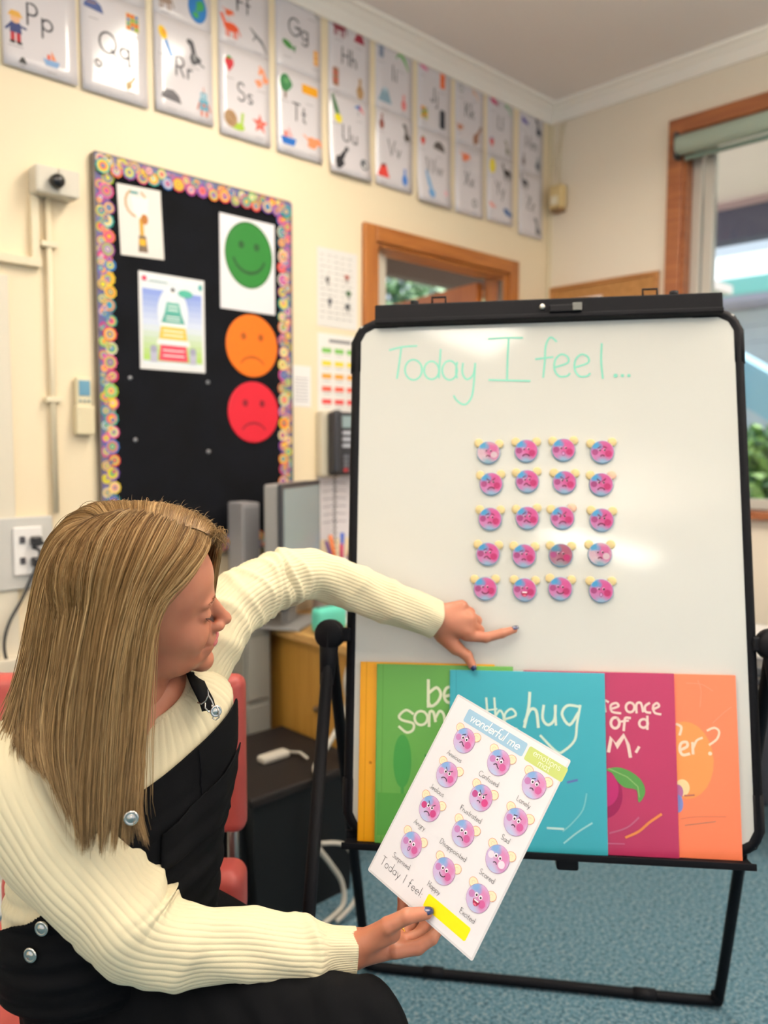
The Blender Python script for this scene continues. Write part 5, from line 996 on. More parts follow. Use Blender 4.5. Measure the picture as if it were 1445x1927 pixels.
v, f = surface_nets(head_sdf, (-.135, -.115, min(-.20, nb_h[2] - .05)), (.13, .115, .13), .0021)
addpiece(H2W(v), f); head_nv = len(v)
# ---- hands
def chain(p, pts, rs, k=.003):
    d = None
    for i in range(len(pts) - 1):
        e = scap(p, pts[i], pts[i + 1], rs[i], rs[i + 1]); d = e if d is None else smin(d, e, k)
    return d
def cplane(p): return float((np.asarray(p) - CC) @ CN)
def cside(px, py, d, dist):        # point on the ray pushed along the card normal to a given distance from the card
    p = P(px, py, d); return p + CN * (dist - cplane(p))
# right hand holding the mat
rw = P(655, 1787, 1.165)
rh = {'i': [P(744, 1789, 1.166), P(786, 1783, 1.172), P(812, 1766, 1.180), P(826, 1748, 1.190)],
      'm': [P(748, 1776, 1.190), P(788, 1762, 1.200), P(804, 1735, 1.212), P(800, 1712, 1.222)],
      'r': [P(744, 1762, 1.210), P(774, 1742, 1.222), P(782, 1714, 1.232), P(776, 1692, 1.238)],
      'p': [P(734, 1752, 1.225), P(754, 1730, 1.238), P(758, 1706, 1.245), P(755, 1690, 1.248)]}
for k_ in rh:
    for i in (2, 3):
        q = rh[k_][i]; dd = cplane(q)
        if dd > -.0095: rh[k_][i] = q + CN * (-.0095 - dd)
rt = [P(694, 1766, 1.155), P(730, 1742, 1.140), P(766, 1724, 1.135), P(794, 1718, 1.140)]
rt[3] = rt[3] + CN * (.0085 - cplane(rt[3]))
if cplane(rt[2]) < .011: rt[2] = rt[2] + CN * (.011 - cplane(rt[2]))
def rhand(p):
    d = scap(p, rw - (rh['i'][0] - rw) * .9, rw, .024, .0255)
    d = smin(d, scap(p, rw, (rh['i'][0] + rh['m'][0]) / 2, .0245, .0150), .012); d = smin(d, scap(p, rw, (rh['r'][0] + rh['m'][0]) / 2, .0235, .0150), .012); d = smin(d, scap(p, rw, rh['p'][0], .021, .0125), .012)
    d = smin(d, scap(p, P(690, 1772, 1.155), P(735, 1755, 1.150), .017, .0145), .012)
    for k_, r0 in (('i', .0102), ('m', .0104), ('r', .0098), ('p', .0085)):
        d = smin(d, chain(p, rh[k_], [r0 * 1.12, r0, r0 * .90, r0 * .74]), .0045)
    t = chain(p, rt, [.0150, .0120, .0108, .0088]); return smin(d, t, .006)
allp = np.array([rw, rw - (rh['i'][0] - rw) * .9, *rt] + [q for k_ in rh for q in rh[k_]])
v, f = surface_nets(rhand, allp.min(0) - .035, allp.max(0) + .035, .0017); addpiece(v, f)
# left hand pointing at the board
def bo(px, py, off): return onplane(px, py, BOO + BN * off, BN)
lw_ = bo(808, 1163, .052)
lh = {'i': [bo(878, 1196, .040), bo(914, 1200, .034), bo(944, 1192, .024), bo(967, 1185, .0135)],
      'm': [bo(884, 1176, .042), bo(901, 1186, .024), bo(890, 1196, .013), bo(876, 1194, .014)],
      'r': [bo(880, 1157, .042), bo(897, 1168, .025), bo(888, 1180, .013), bo(872, 1178, .014)],
      'p': [bo(868, 1142, .040), bo(885, 1152, .026), bo(878, 1164, .014), bo(866, 1164, .014)]}
lt = [bo(832, 1196, .036), bo(858, 1219, .032), bo(879, 1234, .030), bo(889, 1253, .030)]
def lhand(p):
    fo = lw_ + (lw_ - lh['i'][0]) * .9
    d = scap(p, fo, lw_, .026, .0265)
    d = smin(d, scap(p, lw_, (lh['i'][0] * .6 + lh['m'][0] * .4), .024, .0150), .012); d = smin(d, scap(p, lw_, (lh['r'][0] + lh['m'][0]) / 2, .024, .0150), .012); d = smin(d, scap(p, lw_, lh['p'][0], .022, .0135), .012); d = smin(d, scap(p, lw_, lt[1], .02, .0130), .012)
    for k_, r0 in (('i', .0098), ('m', .0102), ('r', .0098), ('p', .0088)):
        d = smin(d, chain(p, lh[k_], [r0 * 1.15, r0, r0 * .92, r0 * .72]), .0045 if k_ == 'i' else .0028)
    return smin(d, chain(p, lt, [.0150, .0118, .0104, .0082]), .006)
allp = np.array([lw_, lw_ + (lw_ - lh['i'][0]) * .9, *lt] + [q for k_ in lh for q in lh[k_]])
v, f = surface_nets(lhand, allp.min(0) - .035, allp.max(0) + .035, .0017); addpiece(v, f)
# ---- trunk, arms, legs (under the clothes)
shN, elN = P(62, 1480, 1.13), P(292, 1768, 1.11); shF, elF = P(392, 1185, 1.36), P(590, 1082, 1.53)
hipN, knN = P(180, 1868, 1.21), P(655, 1952, 1.10); hipF, knF = P(305, 1765, 1.33), P(560, 1868, 1.37)
def down(k, dx, z): q = k + RT * dx[0] + FW * dx[1]; q[2] = z; return q
anN = down(knN, (.03, -.05), .10); anF = down(knF, (-.02, .02), .10)
T_SEC = [((214, 1800, 1.235), .155, .112), ((214, 1740, 1.23), .160, .114), ((218, 1650, 1.225), .152, .124), ((230, 1560, 1.225), .156, .116), ((243, 1472, 1.23), .163, .106), ((250, 1392, 1.235), .164, .108), ((250, 1350, 1.235), .128, .094), ((252, 1322, 1.235), .086, .077)]
S0 = RT * .47 + FW * .88; S0 /= np.linalg.norm(S0); S1 = (shF - shN) / np.linalg.norm(shF - shN); FO = RT * .88 - FW * .47
def seclat(k):
    t = k / (len(T_SEC) - 1); t = t * t * (3 - 2 * t); s = S0 * (1 - t) + S1 * t; return s / np.linalg.norm(s)
def trunk(p):
    d = None
    for i in range(len(T_SEC) - 1):
        (c0, a0, b0), (c1, a1, b1) = T_SEC[i], T_SEC[i + 1]; p0, p1 = P(*c0), P(*c1); s = seclat(i)
        for q in (-.55, .0, .55):
            r0, r1 = min(a0, b0) * .66, min(a1, b1) * .66
            e = scap(p, p0 + s * q * (a0 - r0) * 1.2, p1 + s * q * (a1 - r1) * 1.2, r0, r1); d = e if d is None else smin(d, e, .03)
    d = smin(d, chain(p, [shN, elN], [.044, .034]), .02); d = smin(d, chain(p, [elN, rw], [.034, .021]), .012); d = smin(d, chain(p, [shF, P(440, 1142, 1.41), P(510, 1100, 1.475), elF], [.040, .034, .030, .027]), .02); d = smin(d, chain(p, [elF, lw_], [.029, .021]), .012)
    d = smin(d, chain(p, [hipN, knN], [.085, .058]), .03); d = smin(d, chain(p, [knN, anN], [.055, .036]), .02); d = smin(d, chain(p, [hipF, knF], [.085, .056]), .03); d = smin(d, chain(p, [knF, anF], [.055, .036]), .02)
    return d
allp = np.array([shN, elN, shF, elF, hipN, knN, anN, anF, knF, rw, lw_, P(188, 1800, 1.235)])
v, f = surface_nets(trunk, allp.min(0) - .12, allp.max(0) + .12, .0085); addpiece(v, f)
bme = meshdata('body', np.concatenate(VS), np.concatenate(FS), SKIN)
body = link('body', bme, woman); body['label'] = 'face, neck and hands with fair reddish skin'

# facial details
def Hp(*p): return W(H2W(np.array(p, float)))
def surf(x0, y, z):   # first skin hit coming from the front in head space
    xs = np.linspace(.13, -.02, 600); q = np.stack([xs, np.full(600, y), np.full(600, z)], 1).astype(np.float32); s = head_sdf(q) < 0; return xs[np.argmax(s)] if s.any() else x0
def facetube(name, pts, r, m_, lift=.0004, n=6):
    mb = MB(); pp = [Hp(surf(.08, y, z) + lift, y, z) for y, z in pts]; mb.tube(pp, r, n); part(name, mb, m_, woman)
LASH = mat('lash_brown', '#3b2118', .6); BROW = mat('brow_brown', '#8a5a3c', .8); LIP = mat('lip_pink', '#c4686a', .35)
for s in (-1, 1):
    ln = [(s * (.019 + .0255 * i / 12), .0015 - .0062 * math.sin(PI * i / 12)) for i in range(13)]
    facetube('eyelid_line', ln, .0007, LASH)
    mb = MB()
    for i in range(3, 13):
        y, z = ln[i]; x = surf(.08, y, z); a_ = Hp(x + .0003, y, z); b_ = Hp(x + .0065, y + s * .0025, z - .0050); mb.tube([a_, (a_ + b_) / 2 + (W(H2W((0, 0, 0))) * 0) , b_], [.0004, .00035, .0001], 4)
    part('eyelashes', mb, LASH, woman, kind='stuff')
    mb = MB()
    for i in range(46):
        t = rng.random(); y = s * (.012 + .031 * t); z = .0185 + .006 * math.sin(t * 2.4) + rng.uniform(-.0015, .0015); x = surf(.09, y, z); mb.tube([Hp(x + .0002, y, z), Hp(x + .0010, y + s * .004, z + .0012)], [.0004, .0001], 3)
    part('eyebrow', mb, BROW, woman, kind='stuff')
# lips as a thin shell just off the face
lipv, lipf = surface_nets(lambda p: np.maximum(head_sdf(p) - .0006, (lambda q: np.sqrt(((np.abs(p[:, 1])) / .0235) ** 2 + ((p[:, 2] - (-.0605 + 6 * np.minimum(np.abs(p[:, 1]), .03) ** 2)) / .0100) ** 2) - 1)(0) * .008), (.070, -.026, -.076), (.108, .026, -.044), .0011)
link('lips', meshdata('lips', W(H2W(lipv)), lipf, LIP), woman)

# nails
NAIL = mat('navy_nail_varnish', '#14224e', .12, coat=.6)
def nail(c, along, out, w_=.0058, l_=.0075, mtr=NAIL):
    along = along / np.linalg.norm(along); out = out - along * (out @ along); out /= np.linalg.norm(out); sd_ = np.cross(along, out); pts = []
    for j in range(7):
        for i in range(7):
            u = -1 + 2 * i / 6; v_ = -1 + 2 * j / 6; ww = w_ * (1 - .25 * max(0, v_) ** 2 - .12 * max(0, -v_) ** 2)
            pts.append(W(c + sd_ * u * ww + along * v_ * l_ - out * (u * u * w_ * .45 + max(0, v_) ** 2 * .001)))
    o = part('nail', MB().grid(pts, 7, 7), mtr, woman, 'navy painted nail'); md = o.modifiers.new('s', 'SOLIDIFY'); md.thickness = .0009; md.offset = 0
toC = lambda p: (CAM - p) / np.linalg.norm(CAM - p)
al = rt[3] - rt[2]; out = toC(rt[3]) * .75 + UP * .5 ; out = out - al / np.linalg.norm(al) * (out @ al) / np.linalg.norm(al); out /= np.linalg.norm(out); nail(rt[3] + out * .0088 + al / np.linalg.norm(al) * .001, al, out, .0062, .0080)
al = lh['i'][3] - lh['i'][2]; out = toC(lh['i'][3]) * .6 + UP * .6; nail(lh['i'][3] + out / np.linalg.norm(out) * .0073 + al / np.linalg.norm(al) * .003, al, out, .0050, .0065)
al = lt[3] - lt[2]; out = toC(lt[3]); nail(lt[3] + out * .0078 + al / np.linalg.norm(al) * .003, al, out, .0055, .0062)
al = rh['i'][3] - rh['i'][2]; nail(rh['i'][3] - CN * .004 + toC(rh['i'][3]) * .006, al, toC(rh['i'][3]), .005, .006)
q0, q1 = rh['r'][0], rh['r'][1]; ax_ = (q1 - q0) / np.linalg.norm(q1 - q0); c_ = q0 + (q1 - q0) * .45; u_ = np.cross(ax_, UP); u_ /= np.linalg.norm(u_); v_ = np.cross(ax_, u_)
part('ring', MB().tube([W(c_ + (u_ * math.cos(t) + v_ * math.sin(t)) * .0112) for t in np.linspace(0, 2 * PI, 25)[:-1]], .0014, 8, closed=True), mat('gold', '#d8a84a', .2, 1), woman, 'gold ring')

# ------------------------------------------------------------------ clothes
KNIT = mat('cream_knit', '#d2c7a6', .85, sheen=.1, bump=(900, .35, .0008)); KNIT.node_tree.nodes['Principled BSDF'].inputs['Specular IOR Level'].default_value = .2
def sleeve(name, pts, rad, folds, nr=40, amp=.0016, na=400, nl=230, cuff=.93, endr=None, ph=0, flat=None):
    """pts: centre line; rad: (t, r) list; folds: (t, amp, width, angle, sharp)"""
    sp = np.array(spl(pts, 24)); L = np.concatenate([[0], np.cumsum(np.linalg.norm(np.diff(sp, axis=0), axis=1))]); L /= L[-1]; ts = np.linspace(0, 1, nl)
    C_ = np.stack([np.interp(ts, L, sp[:, i]) for i in range(3)], 1)
    for _ in range(40): C_[1:-1] = (C_[:-2] + 2 * C_[1:-1] + C_[2:]) / 4
    T_ = np.gradient(C_, axis=0); T_ /= np.linalg.norm(T_, axis=1)[:, None]; u = np.cross(T_[0], FW); u /= np.linalg.norm(u); th = np.linspace(0, 2 * PI, na, endpoint=False)
    R_ = np.interp(ts, [a for a, b in rad], [b for a, b in rad]); 
    for _ in range(5): R_[1:-1] = (R_[:-2] + 2 * R_[1:-1] + R_[2:]) / 4
    V_ = np.empty((nl, na, 3))
    for i in range(nl):
        u = u - T_[i] * (u @ T_[i]); u /= np.linalg.norm(u); w_ = np.cross(T_[i], u); r = np.full(na, R_[i])
        for (tf, am, wd, an, sh) in folds:
            loc = (.5 + .5 * np.cos(th - an)) ** sh; tt = tf + .015 * np.sin(th * 2 + tf * 40); r = r + am * np.exp(-((ts[i] - tt) / wd) ** 2) * loc
        r = r + .0022 * np.sin(3 * th + ts[i] * 17 + ph) * .6 + .0014 * np.sin(5 * th - ts[i] * 31 + ph)
        if ts[i] > cuff: n_, am_ = int(nr * 1.5), amp * .55
        else: n_, am_ = nr, amp
        r = r + am_ * (np.abs(np.cos(n_ * th / 2 + .5 * math.sin(ts[i] * 9))) ** .6 - .6)
        V_[i] = C_[i] + (u[None] * np.cos(th)[:, None] + w_[None] * np.sin(th)[:, None]) * r[:, None]
    V_ = V_.reshape(-1, 3); I = np.arange(nl - 1)[:, None] * na; J = np.arange(na)[None]; J2 = (J + 1) % na
    F_ = np.stack([(I + J), (I + J2), (I + na + J2), (I + na + J)], -1).reshape(-1, 4)
    o = link(name, meshdata(name, W(V_), F_, KNIT), woman); md = o.modifiers.new('s', 'SOLIDIFY'); md.thickness = .003; md.offset = -1
    return o
# near (right) sleeve
sleeve('sleeve', [P(75, 1400, 1.18), P(60, 1475, 1.13), P(120, 1590, 1.112), P(210, 1692, 1.105), P(280, 1762, 1.105), P(345, 1776, 1.108), P(450, 1778, 1.13), P(560, 1790, 1.15), P(668, 1788, 1.166)],
       [(0, .066), (.1, .080), (.25, .077), (.38, .069), (.47, .066), (.55, .058), (.66, .0475), (.80, .046), (.88, .044), (.925, .036), (.95, .0320), (1, .0310)],
       [(.40, .006, .018, 5.1, 1), (.455, .010, .016, 5.1, 1), (.508, .011, .016, 5.1, 1), (.562, .010, .018, 5.1, 1), (.482, -.006, .008, 5.1, .8), (.535, -.007, .009, 5.1, .8), (.43, -.004, .010, 5.1, .8), (.62, .005, .02, 2.2, 1), (.90, .010, .018, 2.2, .3), (.84, .006, .02, 5.2, 1), (.77, .004, .02, 4.6, 1), (.36, .005, .03, 5, 1), (.50, .006, .05, 2, 1)], ph=1)
# far (left) sleeve
fw_ = bo(818, 1166, .052)
sleeve('sleeve', [P(300, 1330, 1.29), P(350, 1260, 1.325), P(392, 1200, 1.36), P(440, 1140, 1.41), P(510, 1098, 1.475), P(580, 1081, 1.525), P(635, 1093, 1.545), P(710, 1125, 1.55), P(770, 1147, 1.55), fw_],
       [(0, .062), (.12, .065), (.25, .058), (.40, .053), (.52, .049), (.6, .046), (.75, .043), (.86, .040), (.94, .0375), (1, .0372)],
       [(.20, .006, .02, 0, .1), (.26, .005, .014, 0, .1), (.34, .004, .012, 0, .1), (.39, .004, .01, 0, .1), (.435, .005, .01, 0, .1), (.475, .006, .010, 0, .1), (.51, .007, .010, 0, .1), (.497, -.005, .006, 0, .1), (.545, .005, .012, 0, .1), (.60, .003, .012, 0, .3), (.68, .002, .014, 0, .1), (.75, .003, .014, 0, .1), (.86, .0025, .014, 0, .1)], nr=42, amp=.0014, cuff=.965, ph=3)
# torso loft shared by sweater and dungarees
nT, naT = 200, 480
cT = np.array([P(*c) for c, a, b_ in T_SEC]); aT = np.array([a for c, a, b_ in T_SEC]); bT = np.array([b_ for c, a, b_ in T_SEC]); lT = np.array([seclat(i) for i in range(len(T_SEC))])
spT = np.array(spl(cT, 30)); kk = np.linspace(0, len(T_SEC) - 1, nT); sidx = np.linspace(0, len(T_SEC) - 1, len(spT)); CT_ = np.stack([np.interp(kk, sidx, spT[:, i]) for i in range(3)], 1)
def sm1(a, n=10):
    a = a.copy()
    for _ in range(n): a[1:-1] = (a[:-2] + 2 * a[1:-1] + a[2:]) / 4
    return a
kx = np.arange(len(T_SEC)); AT_ = sm1(np.interp(kk, kx, aT)); BT_ = sm1(np.interp(kk, kx, bT)); LT_ = np.stack([np.interp(kk, kx, lT[:, i]) for i in range(3)], 1); LT_ /= np.linalg.norm(LT_, axis=1)[:, None]
thT = np.linspace(0, 2 * PI, naT, endpoint=False)            # 0 = front, pi/2 = her left (far), -pi/2 = near
def torso(off, rib=0, nrib=66, bust=1, fold=0, belly=0):
    se = 2.3; ct, st = np.cos(thT), np.sin(thT); nrm = (np.abs(ct) ** se + np.abs(st) ** se) ** (1 / se); V_ = np.empty((nT, naT, 3))
    for i in range(nT):
        r = np.full(naT, off) + (rib * (np.abs(np.cos(nrib * thT / 2)) ** .6 - .6) if rib else 0)
        k_ = kk[i]; bu = .007 * bust * math.exp(-((k_ - 4.0) / .75) ** 2) * (np.exp(-((thT - .55) / .42) ** 2) + np.exp(-((thT - (2 * PI - .55)) / .42) ** 2))
        r = r + bu
        if belly: r = r + belly * math.exp(-((k_ - 1.25) / .55) ** 2) * np.clip(-np.cos(thT + .9), 0, 1)
        if fold: r = r + fold * (np.sin(k_ * 9 + 2 * np.sin(thT * 2)) * .5 + np.sin(k_ * 15 - thT * 3) * .35) * np.clip(1.4 - abs(k_ - 1.8) * .5, 0, 1)
        V_[i] = CT_[i] + FO[None] * (ct / nrm * (BT_[i] + r))[:, None] + LT_[i][None] * (st / nrm * (AT_[i] + r))[:, None]
    return V_
def gridfaces(nl, na, mask=None):
    I = np.arange(nl - 1)[:, None] * na; J = np.arange(na)[None]; J2 = (J + 1) % na; F_ = np.stack([(I + J), (I + J2), (I + na + J2), (I + na + J)], -1)
    return (F_ if mask is None else F_[mask]).reshape(-1, 4)
VT = torso(.004, .0016, fold=.003, belly=.030)
i0 = int(.05 * nT)
swt = link('sweater_body', meshdata('sweater_body', W(VT.reshape(-1, 3)), gridfaces(nT, naT), KNIT), woman)
# collar
colc = P(254, 1322, 1.235); cl = []
for t in np.linspace(0, 2 * PI, 49)[:-1]:
    cl.append(colc + FO * math.cos(t) * .081 + (S1 * .9 + UP * .0) * math.sin(t) * .088 - UP * .016 * math.cos(t) + UP * .006)
CR = MB(); vsn = []; nc = len(cl); nn_ = 48 * 8
clp = np.array([cl[i] for i in range(nc)]); tt = np.linspace(0, nc, nn_, endpoint=False); clx = np.vstack([clp, clp[:1]]); cc_ = np.stack([np.interp(tt, np.arange(nc + 1), clx[:, i]) for i in range(3)], 1)
for a_ in np.linspace(0, 2 * PI, 14, endpoint=False):
    d_ = cc_ - colc; d_ /= np.linalg.norm(d_, axis=1)[:, None]; rb = 1 + .10 * np.cos(np.arange(nn_) / nn_ * 2 * PI * 96)
    vsn.append(cc_ + d_ * (math.cos(a_) * .0060 * rb)[:, None] + UP * 0 + (UP * .85 - FO * .3) * (math.sin(a_) * .0160))
vsn = np.array(vsn).reshape(-1, 3); I = np.arange(14)[:, None] * nn_; I2 = ((np.arange(14) + 1) % 14)[:, None] * nn_; J = np.arange(nn_)[None]; J2 = (J + 1) % nn_
link('collar', meshdata('collar', W(vsn), np.stack([I + J, I2 + J, I2 + J2, I + J2], -1).reshape(-1, 4), KNIT), woman)
# dungarees
DEN = mat('black_denim', '#050608', .9, spec=.1, noise=(40, '#07080b', .3), bump=(700, .3, .0006)); pass
VD = torso(.0125, fold=.0035)
I = kk[:-1][:, None] + 0 * thT[None]; TH = ((thT + PI) % (2 * PI) - PI)[None] + 0 * I
# signed lateral coordinate across the bib
lat = np.sin(TH) * AT_[:-1][:, None]
bibtop = 4.98; wid = np.interp(I, [1.8, 2.4, 3.2, 4.2, 5.1], [2.0, 1.45, .95, .78, .72])
mask = (I < np.interp(TH, [-PI, -1.6, -.9, .5, PI], [.75, .95, 1.9, 1.9, .75])) | ((np.abs(TH) < wid) & (I < bibtop)) 
dg = link('dungarees', meshdata('dungarees', W(VD.reshape(-1, 3)), gridfaces(nT, naT, mask), DEN), woman, ); md = dg.modifiers.new('s', 'SOLIDIFY'); md.thickness = .003; md.offset = -1
def legsdf(p):
    d = chain(p, [hipN + UP * .005, knN], [.098, .073]); d = smin(d, chain(p, [knN, anN], [.070, .058]), .03); e = chain(p, [hipF + UP * .0, knF], [.105, .072]); e = smin(e, chain(p, [knF, anF], [.07, .058]), .03); d = smin(d, e, .02)
    d = smin(d, sell(p @ np.stack([S0, FO, np.array([0, 0, 1.])], 1).astype(np.float32), P(220, 1845, 1.245) @ np.stack([S0, FO, np.array([0, 0, 1.])], 1), (.14, .105, .11)), .03)
    return d + .0035 * np.sin(p[:, 0] * 60 + p[:, 2] * 35) * np.sin(p[:, 1] * 48 + 1) + .002 * np.sin(p @ np.array([90, -70, 110.], np.float32))
v, f = surface_nets(legsdf, allp.min(0) - .17, allp.max(0) + .15, .0075); 
v2 = v.copy(); link('trouser_legs', meshdata('trouser_legs', W(v), f, DEN), woman)
for an, nm_ in ((anN, 'shoe'), (anF, 'shoe')):
    def sh(p, an=an): a_ = an.copy(); a_[2] = .045; return np.maximum(smin(scap(p, a_, a_ + RT * .14 * .9 - np.array([0, 0, .012]), .045, .036), scap(p, a_, an + np.array([0, 0, .03]), .042, .045), .03), -(p[:, 2] - .002))
    v, f = surface_nets(sh, an - .1 - np.abs(RT) * .12, an + .1 + np.abs(RT) * .15, .008); link(nm_, meshdata(nm_, W(v), f, mat('black_shoe', '#141418', .4)), woman)
# straps, buckles, buttons
def torso_pt(k_, th_, off):
    i = min(int(k_ / (len(T_SEC) - 1) * (nT - 1)), nT - 1); j = int((th_ % (2 * PI)) / (2 * PI) * naT) % naT; c = CT_[i]; p = VD[i, j]; d = p - c; d /= np.linalg.norm(d); return p + d * off
def strap(name, pts, wd, m_):
    pts = [np.array(q) for q in spl(pts, 8)]; mb = MB(); vs = []
    for i, q in enumerate(pts):
        t = pts[min(i + 1, len(pts) - 1)] - pts[max(i - 1, 0)]; t /= np.linalg.norm(t); o_ = q - (colc - UP * .12); o_ -= t * (o_ @ t); o_ /= np.linalg.norm(o_); s_ = np.cross(t, o_); vs += [W(q + s_ * wd / 2), W(q - s_ * wd / 2)]
    o = part(name, mb.add(vs, [(2 * i, 2 * i + 1, 2 * i + 3, 2 * i + 2) for i in range(len(pts) - 1)], 0, True), m_, woman); md = o.modifiers.new('s', 'SOLIDIFY'); md.thickness = .003; return o
MET = mat('silver_metal', '#c9c7c0', .22, 1)
strap('strap', [P(392, 1337, 1.19), P(386, 1318, 1.195), P(376, 1298, 1.21), P(368, 1280, 1.24), P(362, 1262, 1.29)], .030, DEN)
strap('strap', [P(243, 1532, 1.055), P(225, 1470, 1.06), P(180, 1400, 1.085), P(120, 1350, 1.13), P(60, 1335, 1.18), P(25, 1345, 1.25)], .032, DEN)
_sv = np.concatenate([VD.reshape(-1, 3)[::3], v2[::2]]); _q = _sv - CAM; _d = _q @ FW; _px = 722.5 + FPX * (_q @ RT) / _d; _py = 963.5 - FPX * (_q @ UP) / _d
def button(px, py, d, out, r=.0095):
    near_ = _d[np.hypot(_px - px, _py - py) < 9]
    if len(near_) and px < 200: d = float(near_.min()) - .002
    c = P(px, py, d); out = np.array(out) / np.linalg.norm(out); mm_ = frame(W(c), np.cross(UP, out), np.cross(out, np.cross(UP, out)))
    o = part('button', MB().lathe([(.001, 0), (r, 0), (r, .0018), (r * .86, .003), (r * .7, .0022), (r * .5, .0022), (r * .42, .0032), (.0005, .0034)], 28), MET, woman, 'round silver button'); o.matrix_local = mm_
oc = -FW
button(406, 1338, 1.165, oc + RT * .5, .0085); button(247, 1539, 1.025, oc + RT * .2, .0095); button(79, 1747, 1.06, oc - RT * .25, .0100); button(58, 1797, 1.06, oc - RT * .3, .0100)
def wire(name, pxs, d, r=.0011):
    part(name, MB().tube([W(P(x, y, d)) for x, y in pxs], r, 8), MET, woman, 'bent silver wire buckle')
wire('buckle', [(371, 1322), (379, 1325), (387, 1319), (392, 1308), (391, 1296), (392, 1308), (398, 1318), (402, 1328), (403, 1345), (400, 1352), (406, 1355), (412, 1350), (412, 1338), (408, 1330)], 1.163)
wire('buckle', [(386, 1322), (386, 1332), (393, 1340), (399, 1337), (399, 1326)], 1.166)
# bib pocket and seams
pk = []; 
for j in range(22):
    for i in range(22):
        th_ = -.30 + 1.02 * i / 21; k_ = 4.05 - 1.15 * j / 21 - .35 * (1 - i / 21) * (1 - j / 21); pk.append(W(torso_pt(k_, th_, .0035 + .002 * math.sin(i * .6))))
o = part('bib_pocket', MB().grid(pk, 22, 22), DEN, woman); md = o.modifiers.new('s', 'SOLIDIFY'); md.thickness = .002
SEAM = mat('seam_thread', '#0c0d12', .9, spec=.05)
part('seam', MB().tube([W(torso_pt(4.9 - .5 * i / 12, -.70 + 1.4 * 0, .003)) for i in range(13)], .0008, 5), SEAM, woman)
part('seam', MB().tube([W(torso_pt(4.95 - 1.6 * i / 20, .05 + .12 * i / 20, .002)) for i in range(21)], .0009, 5), SEAM, woman)
# ------------------------------------------------------------------ hair
hm = bpy.data.materials.new('blonde_hair'); hm.use_nodes = True; n = hm.node_tree.nodes; l = hm.node_tree.links; b = n['Principled BSDF']
uvn = n.new('ShaderNodeUVMap'); uvn.uv_map = 'uv'; sp_ = n.new('ShaderNodeSeparateXYZ'); l.new(uvn.outputs[0], sp_.inputs[0])
r1 = n.new('ShaderNodeValToRGB'); e = r1.color_ramp.elements; e[0].position = .0; e[0].color = lin('#3f2c17'); e[1].position = 1; e[1].color = lin('#cdb182')
for p_, c_ in ((.35, '#69502f'), (.65, '#8c7049'), (.88, '#b3966a')): q = e.new(p_); q.color = lin(c_)
r2 = n.new('ShaderNodeValToRGB'); e = r2.color_ramp.elements; e[0].position = .0; e[0].color = lin('#452a12'); e[1].position = 1; e[1].color = lin('#9a805c')
for p_, c_ in ((.12, '#74501f'), (.35, '#84683c')): q = e.new(p_); q.color = lin(c_)
mx = n.new('ShaderNodeMix'); mx.data_type = 'RGBA'; mx.inputs[0].default_value = .62; l.new(sp_.outputs[0], r1.inputs[0]); l.new(sp_.outputs[1], r2.inputs[0]); l.new(r2.outputs[0], mx.inputs[6]); l.new(r1.outputs[0], mx.inputs[7]); l.new(mx.outputs[2], b.inputs['Base Color'])
b.inputs['Roughness'].default_value = .5; b.inputs['Specular IOR Level'].default_value = .22
GN = [
 [(399, 1012, 1.150), (388, 1042, 1.125), (352, 1088, 1.100), (312, 1130, 1.082), (288, 1180, 1.072), (278, 1250, 1.068), (272, 1320, 1.062), (266, 1400, 1.055), (264, 1470, 1.050), (262, 1535, 1.045), (282, 1598, 1.04)],
 [(368, 997, 1.145), (350, 1035, 1.110), (308, 1090, 1.085), (280, 1150, 1.068), (266, 1220, 1.06), (258, 1300, 1.055), (252, 1380, 1.05), (246, 1450, 1.045), (242, 1510, 1.04), (238, 1560, 1.038), (236, 1600, 1.036)],
 [(320, 986, 1.135), (298, 1028, 1.095), (266, 1095, 1.067), (245, 1165, 1.055), (232, 1240, 1.048), (223, 1320, 1.045), (216, 1400, 1.04), (210, 1460, 1.038), (206, 1520, 1.036), (203, 1570, 1.034), (200, 1612, 1.033)],
 [(272, 980, 1.132), (242, 1025, 1.090), (212, 1100, 1.062), (195, 1175, 1.052), (183, 1255, 1.046), (173, 1330, 1.043), (166, 1410, 1.04), (162, 1470, 1.036), (163, 1530, 1.034), (165, 1575, 1.033), (163, 1608, 1.033)],
 [(232, 976, 1.132), (190, 1020, 1.098), (158, 1100, 1.075), (142, 1180, 1.066), (130, 1260, 1.060), (120, 1330, 1.055), (116, 1400, 1.047), (122, 1460, 1.04), (132, 1510, 1.036), (142, 1550, 1.034), (148, 1590, 1.034)],
 [(200, 973, 1.138), (148, 1012, 1.118), (112, 1085, 1.105), (96, 1165, 1.10), (84, 1245, 1.095), (74, 1310, 1.085), (70, 1370, 1.07), (74, 1410, 1.055), (80, 1440, 1.048), (92, 1455, 1.044), (108, 1462, 1.042)],
 [(182, 972, 1.155), (116, 1005, 1.15), (80, 1075, 1.148), (64, 1155, 1.146), (52, 1230, 1.144), (38, 1290, 1.142), (20, 1340, 1.138), (4, 1375, 1.13), (-10, 1400, 1.125), (-22, 1425, 1.12), (-34, 1450, 1.12)],
]
GN = np.array([[P(*q) for q in g] for g in GN])
